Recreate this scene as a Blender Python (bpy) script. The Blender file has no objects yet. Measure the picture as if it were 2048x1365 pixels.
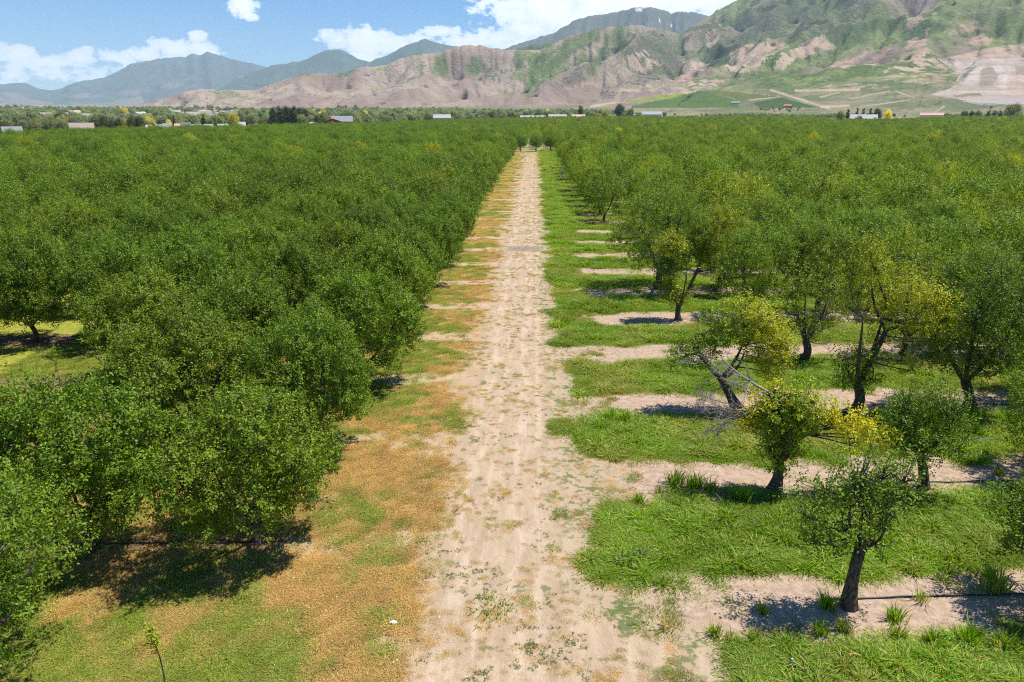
import bpy, math, random
import numpy as np
from mathutils import Vector, Matrix

PI = math.pi
R = math.radians
rng = np.random.default_rng(7)
random.seed(7)
sc = bpy.context.scene
COL = sc.collection

# ------------------------------------------------------------------ camera
F = 1384.0                      # focal length in photo pixels (2048 wide)
PITCH = R(18.15)
YAW = R(1.81)
H = 11.0
cp, sp = math.cos(PITCH), math.sin(PITCH)
cyw, syw = math.cos(YAW), math.sin(YAW)

cam_d = bpy.data.cameras.new('camera')
cam = bpy.data.objects.new('camera', cam_d)
COL.objects.link(cam)
cam.location = (0, 0, H)
cam.rotation_euler = (PI / 2 - PITCH, 0, YAW)
cam_d.sensor_width = 36.0
cam_d.lens = 36.0 * F / 2048
cam_d.clip_start = 0.1
cam_d.clip_end = 120000
sc.camera = cam


def ray(px, py):
    u = (px - 1024) / F
    v = (py - 682.5) / F
    dx, dy, dz = u, cp - v * sp, -sp - v * cp
    return np.array([dx * cyw - dy * syw, dx * syw + dy * cyw, dz])


def at(px, py, z=0.0):
    d = ray(px, py)
    t = (z - H) / d[2]
    return d[0] * t, d[1] * t


def at_r(px, py, r):
    """point on the line of sight of a photo pixel at ground range r"""
    d = ray(px, py)
    t = r / math.hypot(d[0], d[1])
    return d[0] * t, d[1] * t, H + d[2] * t


def proj(x, y, z):
    rx = x * cyw + y * syw
    fy = -x * syw + y * cyw
    zz = z - H
    dep = fy * cp - zz * sp
    up = fy * sp + zz * cp
    dep = np.maximum(dep, 1e-3)
    return 1024 + F * rx / dep, 682.5 - F * up / dep


# ------------------------------------------------------------------ numpy noise
def _hash(ix, iy, s):
    n = (ix * 374761393 + iy * 668265263 + s * 1442695041) & 0xFFFFFFFF
    n = ((n ^ (n >> 13)) * 1274126177) & 0xFFFFFFFF
    return ((n ^ (n >> 16)) & 0xFFFF) / 65535.0


def vnoise(x, y, s=0):
    x = np.asarray(x, float); y = np.asarray(y, float)
    ix = np.floor(x).astype(np.int64); iy = np.floor(y).astype(np.int64)
    fx = x - ix; fy = y - iy
    fx = fx * fx * fx * (fx * (fx * 6 - 15) + 10); fy = fy * fy * fy * (fy * (fy * 6 - 15) + 10)
    a = _hash(ix, iy, s); b = _hash(ix + 1, iy, s)
    c = _hash(ix, iy + 1, s); d = _hash(ix + 1, iy + 1, s)
    return (a * (1 - fx) + b * fx) * (1 - fy) + (c * (1 - fx) + d * fx) * fy


def fbm(x, y, o=4, s=0, g=.5):
    v = 0; a = 1; t = 0
    for i in range(o):
        v = v + a * vnoise(x * 2 ** i, y * 2 ** i, s + i); t += a; a *= g
    return v / t


def sstep(a, b, x):
    t = np.clip((x - a) / (b - a), 0, 1)
    return t * t * (3 - 2 * t)


# ------------------------------------------------------------------ mesh helpers
def np_mesh(name, verts, faces, mats=(), smooth=False, fattr=None, vattr=None, vcol=None, mat_idx=None):
    """faces: (n,4) int array, -1 in the last column marks a triangle"""
    me = bpy.data.meshes.new(name)
    verts = np.asarray(verts, np.float32); faces = np.asarray(faces, np.int32)
    me.vertices.add(len(verts)); me.vertices.foreach_set('co', verts.ravel())
    if len(faces):
        if faces.shape[1] == 3:
            cnt = np.full(len(faces), 3, np.int32); loops = faces.ravel()
        else:
            tri = faces[:, 3] < 0
            cnt = np.where(tri, 3, 4).astype(np.int32)
            loops = faces.ravel(); loops = loops[loops >= 0]
        me.loops.add(len(loops)); me.loops.foreach_set('vertex_index', loops)
        me.polygons.add(len(faces))
        st = np.zeros(len(faces), np.int32); st[1:] = np.cumsum(cnt)[:-1]
        me.polygons.foreach_set('loop_start', st)
        me.polygons.foreach_set('loop_total', cnt)
        me.polygons.foreach_set('use_smooth', np.full(len(faces), smooth, bool))
        if mat_idx is not None:
            me.polygons.foreach_set('material_index', np.asarray(mat_idx, np.int32))
    for m in mats:
        me.materials.append(m)
    for k, v in (fattr or {}).items():
        a = me.attributes.new(k, 'FLOAT', 'FACE'); a.data.foreach_set('value', np.asarray(v, np.float32))
    for k, v in (vattr or {}).items():
        v = np.asarray(v, np.float32)
        if v.ndim == 2:
            a = me.attributes.new(k, 'FLOAT_VECTOR', 'POINT'); a.data.foreach_set('vector', v.ravel())
        else:
            a = me.attributes.new(k, 'FLOAT', 'POINT'); a.data.foreach_set('value', v)
    if vcol is not None:
        a = me.attributes.new('vcol', 'FLOAT_COLOR', 'POINT')
        c = np.ones((len(verts), 4), np.float32); c[:, :3] = vcol
        a.data.foreach_set('color', c.ravel())
    me.update(calc_edges=True); me.validate()
    return me


class MB:
    """collects primitive shapes for one mesh"""
    def __init__(s): s.v = []; s.f = []; s.n = 0; s.mi = []; s.m = 0

    def add(s, v, f):
        f = np.array(f, int).copy()
        f[f >= 0] += s.n
        s.v.append(np.asarray(v, float)); s.f.append(f); s.n += len(v); s.mi += [s.m] * len(f)

    def box(s, x0, x1, y0, y1, z0, z1):
        v = [(x, y, z) for z in (z0, z1) for y in (y0, y1) for x in (x0, x1)]
        s.add(v, [(0, 2, 3, 1), (4, 5, 7, 6), (0, 1, 5, 4), (2, 6, 7, 3), (0, 4, 6, 2), (1, 3, 7, 5)])

    def gable(s, x0, x1, y0, y1, z0, z1, ax='x', t=.15, over=.4):
        """pitched roof slabs with ridge along ax"""
        if ax == 'x':
            m = (y0 + y1) / 2
            for sgn, yy in ((1, y0 - over), (-1, y1 + over)):
                k = (z1 - z0) / abs(m - (y0 if sgn > 0 else y1)); ze = z0 - over * k
                P = [(x0 - over, yy, ze), (x1 + over, yy, ze), (x1 + over, m, z1), (x0 - over, m, z1)]
                Q = [(a, b, c + t) for a, b, c in P]
                s.add(P + Q, [(0, 3, 2, 1), (4, 5, 6, 7), (0, 1, 5, 4), (1, 2, 6, 5), (2, 3, 7, 6), (3, 0, 4, 7)])
        else:
            m = (x0 + x1) / 2
            for sgn, xx in ((1, x0 - over), (-1, x1 + over)):
                k = (z1 - z0) / abs(m - (x0 if sgn > 0 else x1)); ze = z0 - over * k
                P = [(xx, y0 - over, ze), (xx, y1 + over, ze), (m, y1 + over, z1), (m, y0 - over, z1)]
                Q = [(a, b, c + t) for a, b, c in P]
                s.add(P + Q, [(0, 1, 2, 3), (4, 7, 6, 5), (0, 4, 5, 1), (1, 5, 6, 2), (2, 6, 7, 3), (3, 7, 4, 0)])

    def prism_wall(s, x0, x1, y0, y1, z0, z1, zr, ax='x'):
        """walls with gable ends"""
        if ax == 'x':
            m = (y0 + y1) / 2
            v = [(x0, y0, z0), (x1, y0, z0), (x1, y1, z0), (x0, y1, z0), (x0, y0, z1), (x1, y0, z1), (x1, y1, z1), (x0, y1, z1), (x0, m, zr), (x1, m, zr)]
            s.add(v, [(0, 1, 5, 4), (2, 3, 7, 6), (3, 0, 4, 7), (1, 2, 6, 5), (7, 4, 8, -1), (5, 6, 9, -1)])
        else:
            m = (x0 + x1) / 2
            v = [(x0, y0, z0), (x1, y0, z0), (x1, y1, z0), (x0, y1, z0), (x0, y0, z1), (x1, y0, z1), (x1, y1, z1), (x0, y1, z1), (m, y0, zr), (m, y1, zr)]
            s.add(v, [(0, 1, 5, 4), (2, 3, 7, 6), (3, 0, 4, 7), (1, 2, 6, 5), (4, 5, 8, -1), (6, 7, 9, -1)])

    def tube(s, pts, rad, n=6, cap=True):
        pts = np.asarray(pts, float); rad = np.asarray(rad, float)
        k = len(pts)
        d = np.gradient(pts, axis=0); d /= np.linalg.norm(d, axis=1)[:, None] + 1e-9
        ref = np.array([0.31, 0.94, 0.1]) if abs(d[0, 1]) < .8 else np.array([.95, .1, .3])
        a = np.cross(d, ref); a /= np.linalg.norm(a, axis=1)[:, None] + 1e-9
        b = np.cross(d, a)
        th = np.arange(n) * 2 * PI / n
        v = pts[:, None, :] + rad[:, None, None] * (np.cos(th)[None, :, None] * a[:, None, :] + np.sin(th)[None, :, None] * b[:, None, :])
        v = v.reshape(-1, 3)
        f = []
        i = np.arange(n); j = (i + 1) % n
        for q in range(k - 1):
            f.append(np.stack([q * n + i, q * n + j, (q + 1) * n + j, (q + 1) * n + i], 1))
        f = np.concatenate(f)
        if cap:
            v = np.concatenate([v, pts[-1:]])
            c = len(v) - 1
            f = np.concatenate([f, np.stack([(k - 1) * n + i, (k - 1) * n + j, np.full(n, c), np.full(n, -1)], 1)])
        s.add(v, f)

    def lathe(s, prof, n=12, c=(0, 0)):
        pts = [(c[0], c[1], z) for r, z in prof]
        s.tube(np.array(pts) + np.array([[0, 0, 1e-6 * i] for i in range(len(pts))]), [r for r, z in prof], n, True)

    def mesh(s, name, mats, smooth=False):
        if not isinstance(mats, (list, tuple)): mats = [mats]
        return np_mesh(name, np.concatenate(s.v), np.concatenate([np.pad(f, ((0, 0), (0, 4 - f.shape[1])), constant_values=-1) for f in s.f]), mats, smooth, mat_idx=s.mi)


def obj(name, me, parent=None, loc=None, rz=0):
    o = bpy.data.objects.new(name, me)
    COL.objects.link(o)
    if parent is not None: o.parent = parent
    if loc is not None: o.location = loc
    if rz: o.rotation_euler[2] = rz
    return o


def tag(o, label=None, cat=None, group=None, kind=None):
    if label: o['label'] = label
    if cat: o['category'] = cat
    if group: o['group'] = group
    if kind: o['kind'] = kind
    return o


def empty(name, loc, rz=0.0, s=1.0):
    o = bpy.data.objects.new(name, None)
    COL.objects.link(o)
    o.location = loc; o.rotation_euler[2] = rz; o.scale = (s, s, s)
    o.empty_display_size = .3
    return o


# ------------------------------------------------------------------ shader helpers
class NT:
    def __init__(s, nt): s.nt = nt; s.L = nt.links

    def n(s, t, **kw):
        x = s.nt.nodes.new(t)
        for k, v in kw.items(): setattr(x, k, v)
        return x

    def put(s, sock, v):
        if isinstance(v, bpy.types.NodeSocket): s.L.new(v, sock)
        elif v is not None:
            if isinstance(v, (tuple, list)) and sock.type == 'RGBA' and len(v) == 3: v = (*v, 1)
            sock.default_value = v

    def m(s, op, a, b=None, c=None, clamp=False):
        x = s.n('ShaderNodeMath', operation=op, use_clamp=clamp)
        for i, v in enumerate((a, b, c)):
            if v is not None: s.put(x.inputs[i], v)
        return x.outputs[0]

    def mix(s, f, a, b, bt='MIX'):
        x = s.n('ShaderNodeMix', data_type='RGBA', blend_type=bt)
        s.put(x.inputs[0], f); s.put(x.inputs[6], a); s.put(x.inputs[7], b)
        return x.outputs[2]

    def ss(s, a, b, v):
        x = s.n('ShaderNodeMapRange', interpolation_type='SMOOTHSTEP')
        s.put(x.inputs[0], v); s.put(x.inputs[1], a); s.put(x.inputs[2], b)
        x.inputs[3].default_value = 0; x.inputs[4].default_value = 1
        return x.outputs[0]

    def noise(s, vec, scale, detail=4, rough=.55, dist=0.0, d3=True):
        x = s.n('ShaderNodeTexNoise', noise_dimensions='3D')
        s.put(x.inputs['Vector'], vec)
        x.inputs['Scale'].default_value = scale; x.inputs['Detail'].default_value = detail
        x.inputs['Roughness'].default_value = rough; x.inputs['Distortion'].default_value = dist
        return x.outputs['Fac']

    def vor(s, vec, scale, feat='F1', rand=1.0):
        x = s.n('ShaderNodeTexVoronoi', feature=feat)
        s.put(x.inputs['Vector'], vec); x.inputs['Scale'].default_value = scale
        x.inputs['Randomness'].default_value = rand
        return x

    def scale(s, vec, xyz):
        x = s.n('ShaderNodeMapping'); s.put(x.inputs[0], vec); x.inputs[3].default_value = xyz
        return x.outputs[0]

    def attr(s, name, typ='GEOMETRY', out='Fac'):
        x = s.n('ShaderNodeAttribute', attribute_name=name, attribute_type=typ)
        return x.outputs[out]


def new_mat(name):
    m = bpy.data.materials.new(name); m.use_nodes = True
    nt = m.node_tree; nt.nodes.clear()
    t = NT(nt)
    out = t.n('ShaderNodeOutputMaterial')
    b = t.n('ShaderNodeBsdfPrincipled')
    t.L.new(b.outputs[0], out.inputs[0])
    b.inputs['Roughness'].default_value = .85
    b.inputs['Specular IOR Level'].default_value = .2
    return m, t, b, out


def plain(name, col, rough=.8, spec=.2, var=.12, scale=1.5, metal=0.0):
    m, t, b, out = new_mat(name)
    tc = t.n('ShaderNodeTexCoord')
    n = t.noise(tc.outputs['Object'], scale, 5)
    k = t.m('MULTIPLY_ADD', n, var * 2, 1 - var)
    c = t.mix(1.0, col, t.n('ShaderNodeCombineColor').outputs[0], 'MULTIPLY')
    cc = [x for x in t.nt.nodes if x.type == 'COMBINE_COLOR'][0]
    for i in range(3): t.put(cc.inputs[i], k)
    t.put(b.inputs['Base Color'], c)
    b.inputs['Roughness'].default_value = rough; b.inputs['Specular IOR Level'].default_value = spec
    b.inputs['Metallic'].default_value = metal
    return m


def leaf_mat(name, dark, light, yellow, trans=.3):
    m, t, b, out = new_mat(name)
    lr = t.attr('lr'); yl = t.attr('yl')
    tint = t.attr('tint', 'INSTANCER')
    c = t.mix(lr, dark, light)
    y = t.m('ADD', yl, t.m('MULTIPLY', tint, 1.0), clamp=True)
    c = t.mix(y, c, yellow)
    tone = t.attr('tone', 'INSTANCER')
    cc = t.n('ShaderNodeHueSaturation')
    t.put(cc.inputs['Value'], t.m('ADD', 1.0, tone)); t.put(cc.inputs['Color'], c)
    c = cc.outputs[0]
    t.put(b.inputs['Base Color'], c)
    b.inputs['Roughness'].default_value = .5; b.inputs['Specular IOR Level'].default_value = .28
    tr = t.n('ShaderNodeBsdfTranslucent')
    h = t.n('ShaderNodeHueSaturation'); h.inputs['Value'].default_value = 1.25; h.inputs['Saturation'].default_value = 1.1
    t.put(h.inputs['Color'], c); t.put(tr.inputs[0], h.outputs[0])
    mx = t.n('ShaderNodeMixShader'); mx.inputs[0].default_value = trans
    t.L.new(b.outputs[0], mx.inputs[1]); t.L.new(tr.outputs[0], mx.inputs[2])
    t.L.new(mx.outputs[0], out.inputs[0])
    return m


M = {}
M['leaf'] = leaf_mat('leaf_green', (.068, .128, .010), (.248, .372, .024), (.56, .50, .022))
M['leaf_far'] = leaf_mat('leaf_valley', (.105, .14, .07), (.22, .26, .12), (.62, .52, .06), .3)
M['conifer'] = leaf_mat('needle_dark', (.016, .038, .016), (.035, .065, .024), (.2, .2, .03), .1)


def bark():
    m, t, b, out = new_mat('bark')
    tc = t.n('ShaderNodeTexCoord')
    n = t.noise(t.scale(tc.outputs['Object'], (9, 9, 2.2)), 3, 6, .65)
    c = t.mix(t.ss(.35, .68, n), (.030, .022, .016), (.17, .135, .105))
    t.put(b.inputs['Base Color'], c)
    bp = t.n('ShaderNodeBump'); bp.inputs['Strength'].default_value = .9; bp.inputs['Distance'].default_value = .03
    t.put(bp.inputs['Height'], n); t.L.new(bp.outputs[0], b.inputs['Normal'])
    return m


M['bark'] = bark()
M['dead'] = plain('dead_wood', (.30, .255, .225), .8, .2, .3, 6)
M['cut'] = plain('sawn_wood', (.72, .60, .45), .7, .2, .1, 12)


# ------------------------------------------------------------------ trees
def leaves_at(g, base, d, n, L, W, spread, droop=.25, outv=None):
    """n leaves along each shoot (base, direction*length) -> verts, faces count"""
    k = len(base)
    t = g.uniform(.05, 1, (k, n))
    p = base[:, None, :] + d[:, None, :] * t[..., None]
    dn = d / (np.linalg.norm(d, axis=1)[:, None] + 1e-9)
    rnd = g.normal(size=(k, n, 3))
    p = p + rnd * spread * g.uniform(.2, 1, (k, n, 1))
    ld = rnd * .9 + dn[:, None, :] * .6 + np.array([0, 0, -droop])
    ld /= np.linalg.norm(ld, axis=2)[..., None]
    up = g.normal(size=(k, n, 3)) * .5 + (np.array([0, 0, 1.0]) if outv is None else (outv[:, None, :] * .85 + np.array([0, 0, .45])))
    ld = ld - .55 * up * (ld * up).sum(2)[..., None] / (up * up).sum(2)[..., None]; ld /= np.linalg.norm(ld, axis=2)[..., None] + 1e-9
    s = np.cross(ld, up); s /= np.linalg.norm(s, axis=2)[..., None] + 1e-9
    l = L * g.uniform(.7, 1.25, (k, n, 1)); w = W * g.uniform(.75, 1.2, (k, n, 1))
    nrm = np.cross(s, ld)
    a = p; b = p + ld * l * .48 + s * w * .5 + nrm * l * .06; c = p + ld * l; e = p + ld * l * .48 - s * w * .5 + nrm * l * .06
    v = np.stack([a, b, c, e], 2).reshape(-1, 3)
    f = np.arange(len(v)).reshape(-1, 4)
    return v, f, k * n


def curve(p0, p1, bend, k=5):
    t = np.linspace(0, 1, k)[:, None]
    p0 = np.asarray(p0, float); p1 = np.asarray(p1, float)
    return p0 * (1 - t) + p1 * t + np.asarray(bend) * (4 * t * (1 - t))


def dead_twigs(mb, g, p0, d, length, rad, depth):
    """bare branching limb"""
    p0 = np.asarray(p0, float); d = np.asarray(d, float); d /= np.linalg.norm(d)
    p1 = p0 + d * length
    pts = curve(p0, p1, g.normal(size=3) * length * .07, 5)
    rad = rad * .95
    mb.tube(pts, np.linspace(rad, rad * .35, 5), 5 if depth else 4)
    if depth:
        for i in range(g.integers(5, 8)):
            t = g.uniform(.25, 1.0)
            q = pts[int(t * 4)] * .5 + pts[min(4, int(t * 4) + 1)] * .5
            dd = d + g.normal(size=3) * .65
            dead_twigs(mb, g, q, dd, length * g.uniform(.3, .6), max(rad * .42, .005), depth - 1)


def make_tree(seed, h=4.8, rx=2.4, ry=2.4, trunk_h=.9, trunk_r=.12, n_limb=4, n_blob=22, blob_r=.85, n_shoot=1250,
              n_leaf=18, leaf=.10, cz=None, rz=None, lean=(0, 0), blobs=None, twigs=6, yl=0.0, yl_blob=.0, fill=.75, lm='leaf', flare=1.0, wob=.12, limb_r=.55, stray=40, reach=.55):
    """returns (wood mesh, crown mesh)"""
    g = np.random.default_rng(seed)
    wood = MB()
    top = np.array([lean[0], lean[1], trunk_h])
    tp = curve((0, 0, -.05), top, (g.normal() * wob, g.normal() * wob, 0), 6)
    tr = np.linspace(trunk_r * 1.15, trunk_r * .9, 6); tr[0] *= 1.65 * flare; tr[1] *= 1.18
    tr *= g.uniform(.9, 1.12, 6)
    wood.tube(tp, tr, 9)
    rz = rz or (h - trunk_h * .75) / 2
    cz = cz or h - rz
    if blobs is None:
        blobs = []
        th0 = g.uniform(0, 6.28)
        for i in range(n_blob):
            th = th0 + i * 2.39996 + g.normal() * .25
            q = (i + .5) / n_blob
            cz_ = 1 - 1.88 * q                   # top to low
            rr = math.sqrt(max(0, 1 - cz_ * cz_)) * g.uniform(.75, 1.05)
            k = g.uniform(fill - .12, fill + .06)
            blobs.append((lean[0] + math.cos(th) * rr * (rx) * k, lean[1] + math.sin(th) * rr * ry * k, cz + cz_ * rz * k, blob_r * g.uniform(.7, 1.2), yl_blob if g.random() < .3 else 0))
    # limbs
    limbs = []
    th0 = g.uniform(0, 6.28)
    for i in range(n_limb):
        th = th0 + i * 2 * PI / n_limb + g.normal() * .2
        e = top + np.array([math.cos(th) * rx * reach, math.sin(th) * ry * reach, (h - trunk_h) * g.uniform(.5, .72)])
        c = curve(top - [0, 0, .04], e, (math.cos(th) * .16, math.sin(th) * .16, -.12), 7)
        limbs.append(c)
        wood.tube(c, np.linspace(trunk_r * limb_r, trunk_r * .16, 7), 6)
    sb = []; sd = []; sy = []; su = []
    tot = sum(b[3] ** 2 for b in blobs)
    for (bx, by, bz, br, by_) in blobs:
        c = np.array([bx, by, bz])
        allp = np.concatenate([l[2:] for l in limbs])
        j = np.argmin(((allp - c) ** 2).sum(1) + 2.0 * np.maximum(0, allp[:, 2] - c[2]) ** 2)
        wood.tube(curve(allp[j], c, g.normal(size=3) * .1, 4), np.linspace(trunk_r * .2, .014, 4), 5)
        n = max(8, int(n_shoot * br ** 2 / tot))
        u = g.normal(size=(n, 3)); u /= np.linalg.norm(u, axis=1)[:, None]
        r = br * g.uniform(.08, 1.0, n) ** .55
        lump = 1 + .22 * np.sin(u[:, 0] * 5 + bx * 9) * np.sin(u[:, 1] * 5 + by * 7) * np.cos(u[:, 2] * 4)
        p = c + u * (r * lump)[:, None] * np.array([1.05, 1.05, .9])
        ok = p[:, 2] > .35
        p = p[ok]; u = u[ok]
        d = u * .55 + np.array([0, 0, .75]) + g.normal(size=p.shape) * .35
        d /= np.linalg.norm(d, axis=1)[:, None]
        d *= (g.uniform(.22, .5, len(p)) * (1 + .35 * (u[:, 2] > .6)))[:, None]
        sb.append(p); sd.append(d); su.append(u); sy.append(np.full(len(p), by_) + yl * g.uniform(0, 1, len(p)))
        for q in range(min(twigs, len(p))):
            wood.tube(curve(c, p[q] + d[q] * .6, g.normal(size=3) * .05, 3), [.014, .009, .004], 3, False)
    if stray:
        topb = sorted(blobs, key=lambda b: -b[2])[:max(4, len(blobs) * 2 // 3)]
        for q in range(stray):
            b = topb[g.integers(len(topb))]
            u = np.array([g.normal() * .6, g.normal() * .6, abs(g.normal()) + .3]); u /= np.linalg.norm(u)
            p0 = np.array(b[:3]) + u * b[3] * .8
            dd = (u * .6 + np.array([0, 0, .8])) * g.uniform(.45, .85) * min(1, b[3] / .6)
            sb.append(p0[None]); sd.append(dd[None]); su.append(u[None]); sy.append(np.array([b[4] + yl * g.random()]))
            wood.tube(curve(p0 - u * .2, p0 + dd, (0, 0, 0), 3), [.010, .007, .003], 3, False)
    sb = np.concatenate(sb); sd = np.concatenate(sd); sy = np.concatenate(sy); su = np.concatenate(su)
    v, f, n = leaves_at(g, sb, sd, n_leaf, leaf, leaf * .55, .04 * leaf / .085, outv=su)
    shoot_r = np.repeat(g.uniform(0, 1, len(sb)), n_leaf)
    lr = np.clip(.6 * shoot_r + .4 * g.uniform(0, 1, n) ** 1.2, 0, 1)
    y = np.clip(np.repeat(sy, n_leaf) * g.uniform(.5, 1.2, n), 0, 1)
    crown = np_mesh('crown', v, f, [M[lm]], False, {'lr': lr, 'yl': y})
    return wood.mesh('trunk', M['bark'], True), crown


def place_tree(meshes, name, loc, rz, s, label, group=None, tint=0.0, tone=0.0, cat='tree', extra=()):
    t = empty(name, loc, rz, 1)
    t.scale = s if isinstance(s, tuple) else (s, s, s)
    tag(t, label, cat, group)
    w = obj('trunk', meshes[0], t); c = obj('crown', meshes[1], t)
    c['tint'] = float(tint); c['tone'] = float(tone)
    return t, w, c


ORD = ('first second third fourth fifth sixth seventh eighth ninth tenth eleventh twelfth thirteenth fourteenth fifteenth sixteenth seventeenth eighteenth '
       'nineteenth twentieth twenty-first twenty-second twenty-third twenty-fourth twenty-fifth twenty-sixth twenty-seventh twenty-eighth twenty-ninth thirtieth').split()

ROW = 6.07; COLSP = 4.5; SKEW = .06
# left rows: through the trunk seen at (530,1085); right rows: through the trunk at (1697,1215)
lx, ly = at(530, 1088); rx_, ry_ = at(1697, 1215)
L0 = ly - SKEW * lx; R0 = ry_ - SKEW * rx_
print('rows', lx, ly, rx_, ry_)
TRACK_END = at(1072, 303)[1]
print('track end', TRACK_END)

DENSE = [make_tree(100 + i, h=4.75 + .2 * (i % 3), n_blob=34, blob_r=.64, n_shoot=2000, n_leaf=24, rx=2.55, ry=2.55, trunk_h=.8, leaf=.095, fill=.84) for i in range(5)]
OLD = [make_tree(200 + i, h=5.1 + .25 * (i % 4), n_blob=(28, 22, 30)[i % 3], blob_r=.66, n_shoot=(1350, 850, 1550)[i % 3], n_leaf=21, rx=2.5, ry=2.5, trunk_h=.95, trunk_r=.16, n_limb=3 + i % 3,
                 yl=.05, yl_blob=.25 if i == 1 else .03, twigs=8, fill=.82, leaf=.092) for i in range(6)]
DENSE_L = [make_tree(300 + i, h=4.8, n_blob=26, blob_r=.74, fill=.82, n_shoot=620, n_leaf=13, leaf=.155, twigs=2) for i in range(4)]
OLD_L = [make_tree(320 + i, h=5.1 + .3 * (i % 2), n_blob=22, blob_r=.76, fill=.82, n_shoot=560, n_leaf=13, leaf=.155, yl=.05, yl_blob=.1, twigs=3, trunk_r=.15) for i in range(4)]


def edge_range(px):
    """how far the orchard reaches, by direction"""
    return np.interp(px, [-300, 0, 200, 350, 500, 700, 860, 1050, 1300, 1600, 1660, 1760, 1900, 2048, 2400], [330, 350, 400, 430, 470, 560, 720, 860, 950, 950, 700, 700, 950, 950, 900])


def ground_z(x, y):
    x = np.asarray(x, float); y = np.asarray(y, float)
    r = np.hypot(x, y); az = np.arctan2(x, np.maximum(y, 1))
    w = sstep(-.25, .25, az)
    left = .0112 * np.maximum(0, r - 650)
    right = .0062 * np.maximum(0, r - 380)
    return left * (1 - w) + right * w


def in_view(x, y, m=120, ztop=5.0):
    px, py = proj(x, y, ground_z(x, y))
    px2, py2 = proj(x, y, ztop)
    fy = -x * syw + y * cyw
    m = np.where(fy < 45, m + 260, m)
    return (px > -m) & (px < 2048 + m) & (fy > 4) & (py2 < 1365 + m + 500)


# ---- every place on the grid
cells = []
for side in (-1, 1):
    for n in range(-2, 165):
        for k in range(0, 190):
            x = side * (7.4 + COLSP * k)
            y = (L0 if side < 0 else R0) + ROW * n + SKEW * x
            cells.append((side, n, k, x, y))
            if k == 0 and side > 0 and y > TRACK_END + 4:
                for q, xx in enumerate((4.9, .35, -4.35)): cells.append((side, n, -1 - q, xx + .0, y))
cells = np.array(cells)
jit = np.random.default_rng(5)
jx = jit.normal(size=len(cells)) * .22; jx[np.abs(cells[:, 3]) < 6] *= .4; jy = jit.normal(size=len(cells)) * .18
X = cells[:, 3] + jx; Y = cells[:, 4] + jy
pxs, pys = proj(X, Y, 0 * X)
rr = np.hypot(X, Y)
keep = in_view(X, Y, 180) & (rr < edge_range(pxs))
miss = jit.random(len(cells))
keep &= ~((cells[:, 0] > 0) & ((miss < .035) | (Y < 11.5))) & ~((cells[:, 0] < 0) & (miss < .02) & (rr > 60))
CELL = np.concatenate([cells[:, :3], X[:, None], Y[:, None], rr[:, None]], 1)[keep]
print('grid trees', len(CELL))

# ---- individually seen trees (photo pixel of the trunk foot)
taken = []          # (x, y, radius) grid places they replace


def dead_part(parent, limbs, seed, name='dead_branch'):
    g = np.random.default_rng(seed)
    for (p0, d, L, r, dep) in limbs:
        mb = MB(); dead_twigs(mb, g, p0, d, L, r, dep)
        obj(name, mb.mesh(name, M['dead'], True), parent)


def stub_part(parent, p0, p1, r):
    mb = MB(); mb.tube(curve(p0, p1, (0, 0, 0), 5), np.linspace(r * 1.2, r, 5) * np.array([1, 1.05, .95, 1.1, 1.0]), 9, False)
    o = obj('sawn_limb', mb.mesh('sawn_limb', M['bark'], True), parent)
    d = np.array(p1, float) - np.array(p0, float); d /= np.linalg.norm(d)
    c = MB(); c.tube([np.array(p1, float) - d * .01, np.array(p1, float) + d * .012], [r * .98, r * .96], 9, True)
    obj('cut_face', c.mesh('cut_face', M['cut']), o)


def hero(px, py, name, label, meshes=None, rz=0.0, s=1.0, clear=2.0, tint=0, tone=0, group='orchard trees right of the track'):
    x, y = at(px, py)
    taken.append((x, y, clear))
    return place_tree(meshes, name, (x, y, 0), rz, s, label, group, tint, tone)[0]


def B(x, y, z, r, yl=0.0): return (x, y, z, r, yl)


# knobbly old trunk, thin crown, nearest row
m = make_tree(401, h=3.9, rx=1.5, ry=1.3, trunk_h=1.75, trunk_r=.125, n_limb=3, n_shoot=400, n_leaf=15, leaf=.08, lean=(.03, .0), wob=.04, limb_r=.3, reach=.28, flare=1.1, twigs=16,
              blobs=[B(-1.25, .1, 2.55, .6), B(-.8, .3, 3.1, .6), B(-.2, .2, 3.4, .6), B(.4, .3, 3.5, .55, .1), B(.95, .4, 3.35, .5), B(-1.1, -.2, 2.0, .5), B(-.55, -.2, 2.35, .55), B(.15, .1, 2.6, .5), B(.55, 0, 2.9, .45), B(.2, -.2, 2.0, .35), B(-.6, 0, 1.75, .35), B(-.2, 0, 2.9, .5), B(.5, .2, 2.3, .35)])
t = hero(1697, 1213, 'old_tree', 'nearly bare old tree with thick knobbly dark trunk and thin crown, nearest right row', m, s=(1, 1, .92))
kn = MB(); kn.tube(curve((.05, -.02, 1.45), (-.17, -.16, 1.62), (0, 0, .02), 4), [.10, .10, .085, .06], 8); obj('knot', kn.mesh('knot', M['bark'], True), t)
kn = MB(); kn.tube(curve((.06, 0, 1.7), (-.06, -.06, 2.12), (.06, 0, 0), 4), [.12, .1, .09, .07], 8); obj('knot', kn.mesh('knot', M['bark'], True), t)
# right edge of frame, nearest row
m = make_tree(402, h=3.7, rx=1.45, ry=1.4, trunk_h=.9, n_blob=18, blob_r=.58, n_shoot=900, n_leaf=19, leaf=.075)
hero(2085, 1203, 'orchard_tree', 'dark leafy tree cut by the right border, nearest row on the right', m, s=(1.05, 1.05, .88))
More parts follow.
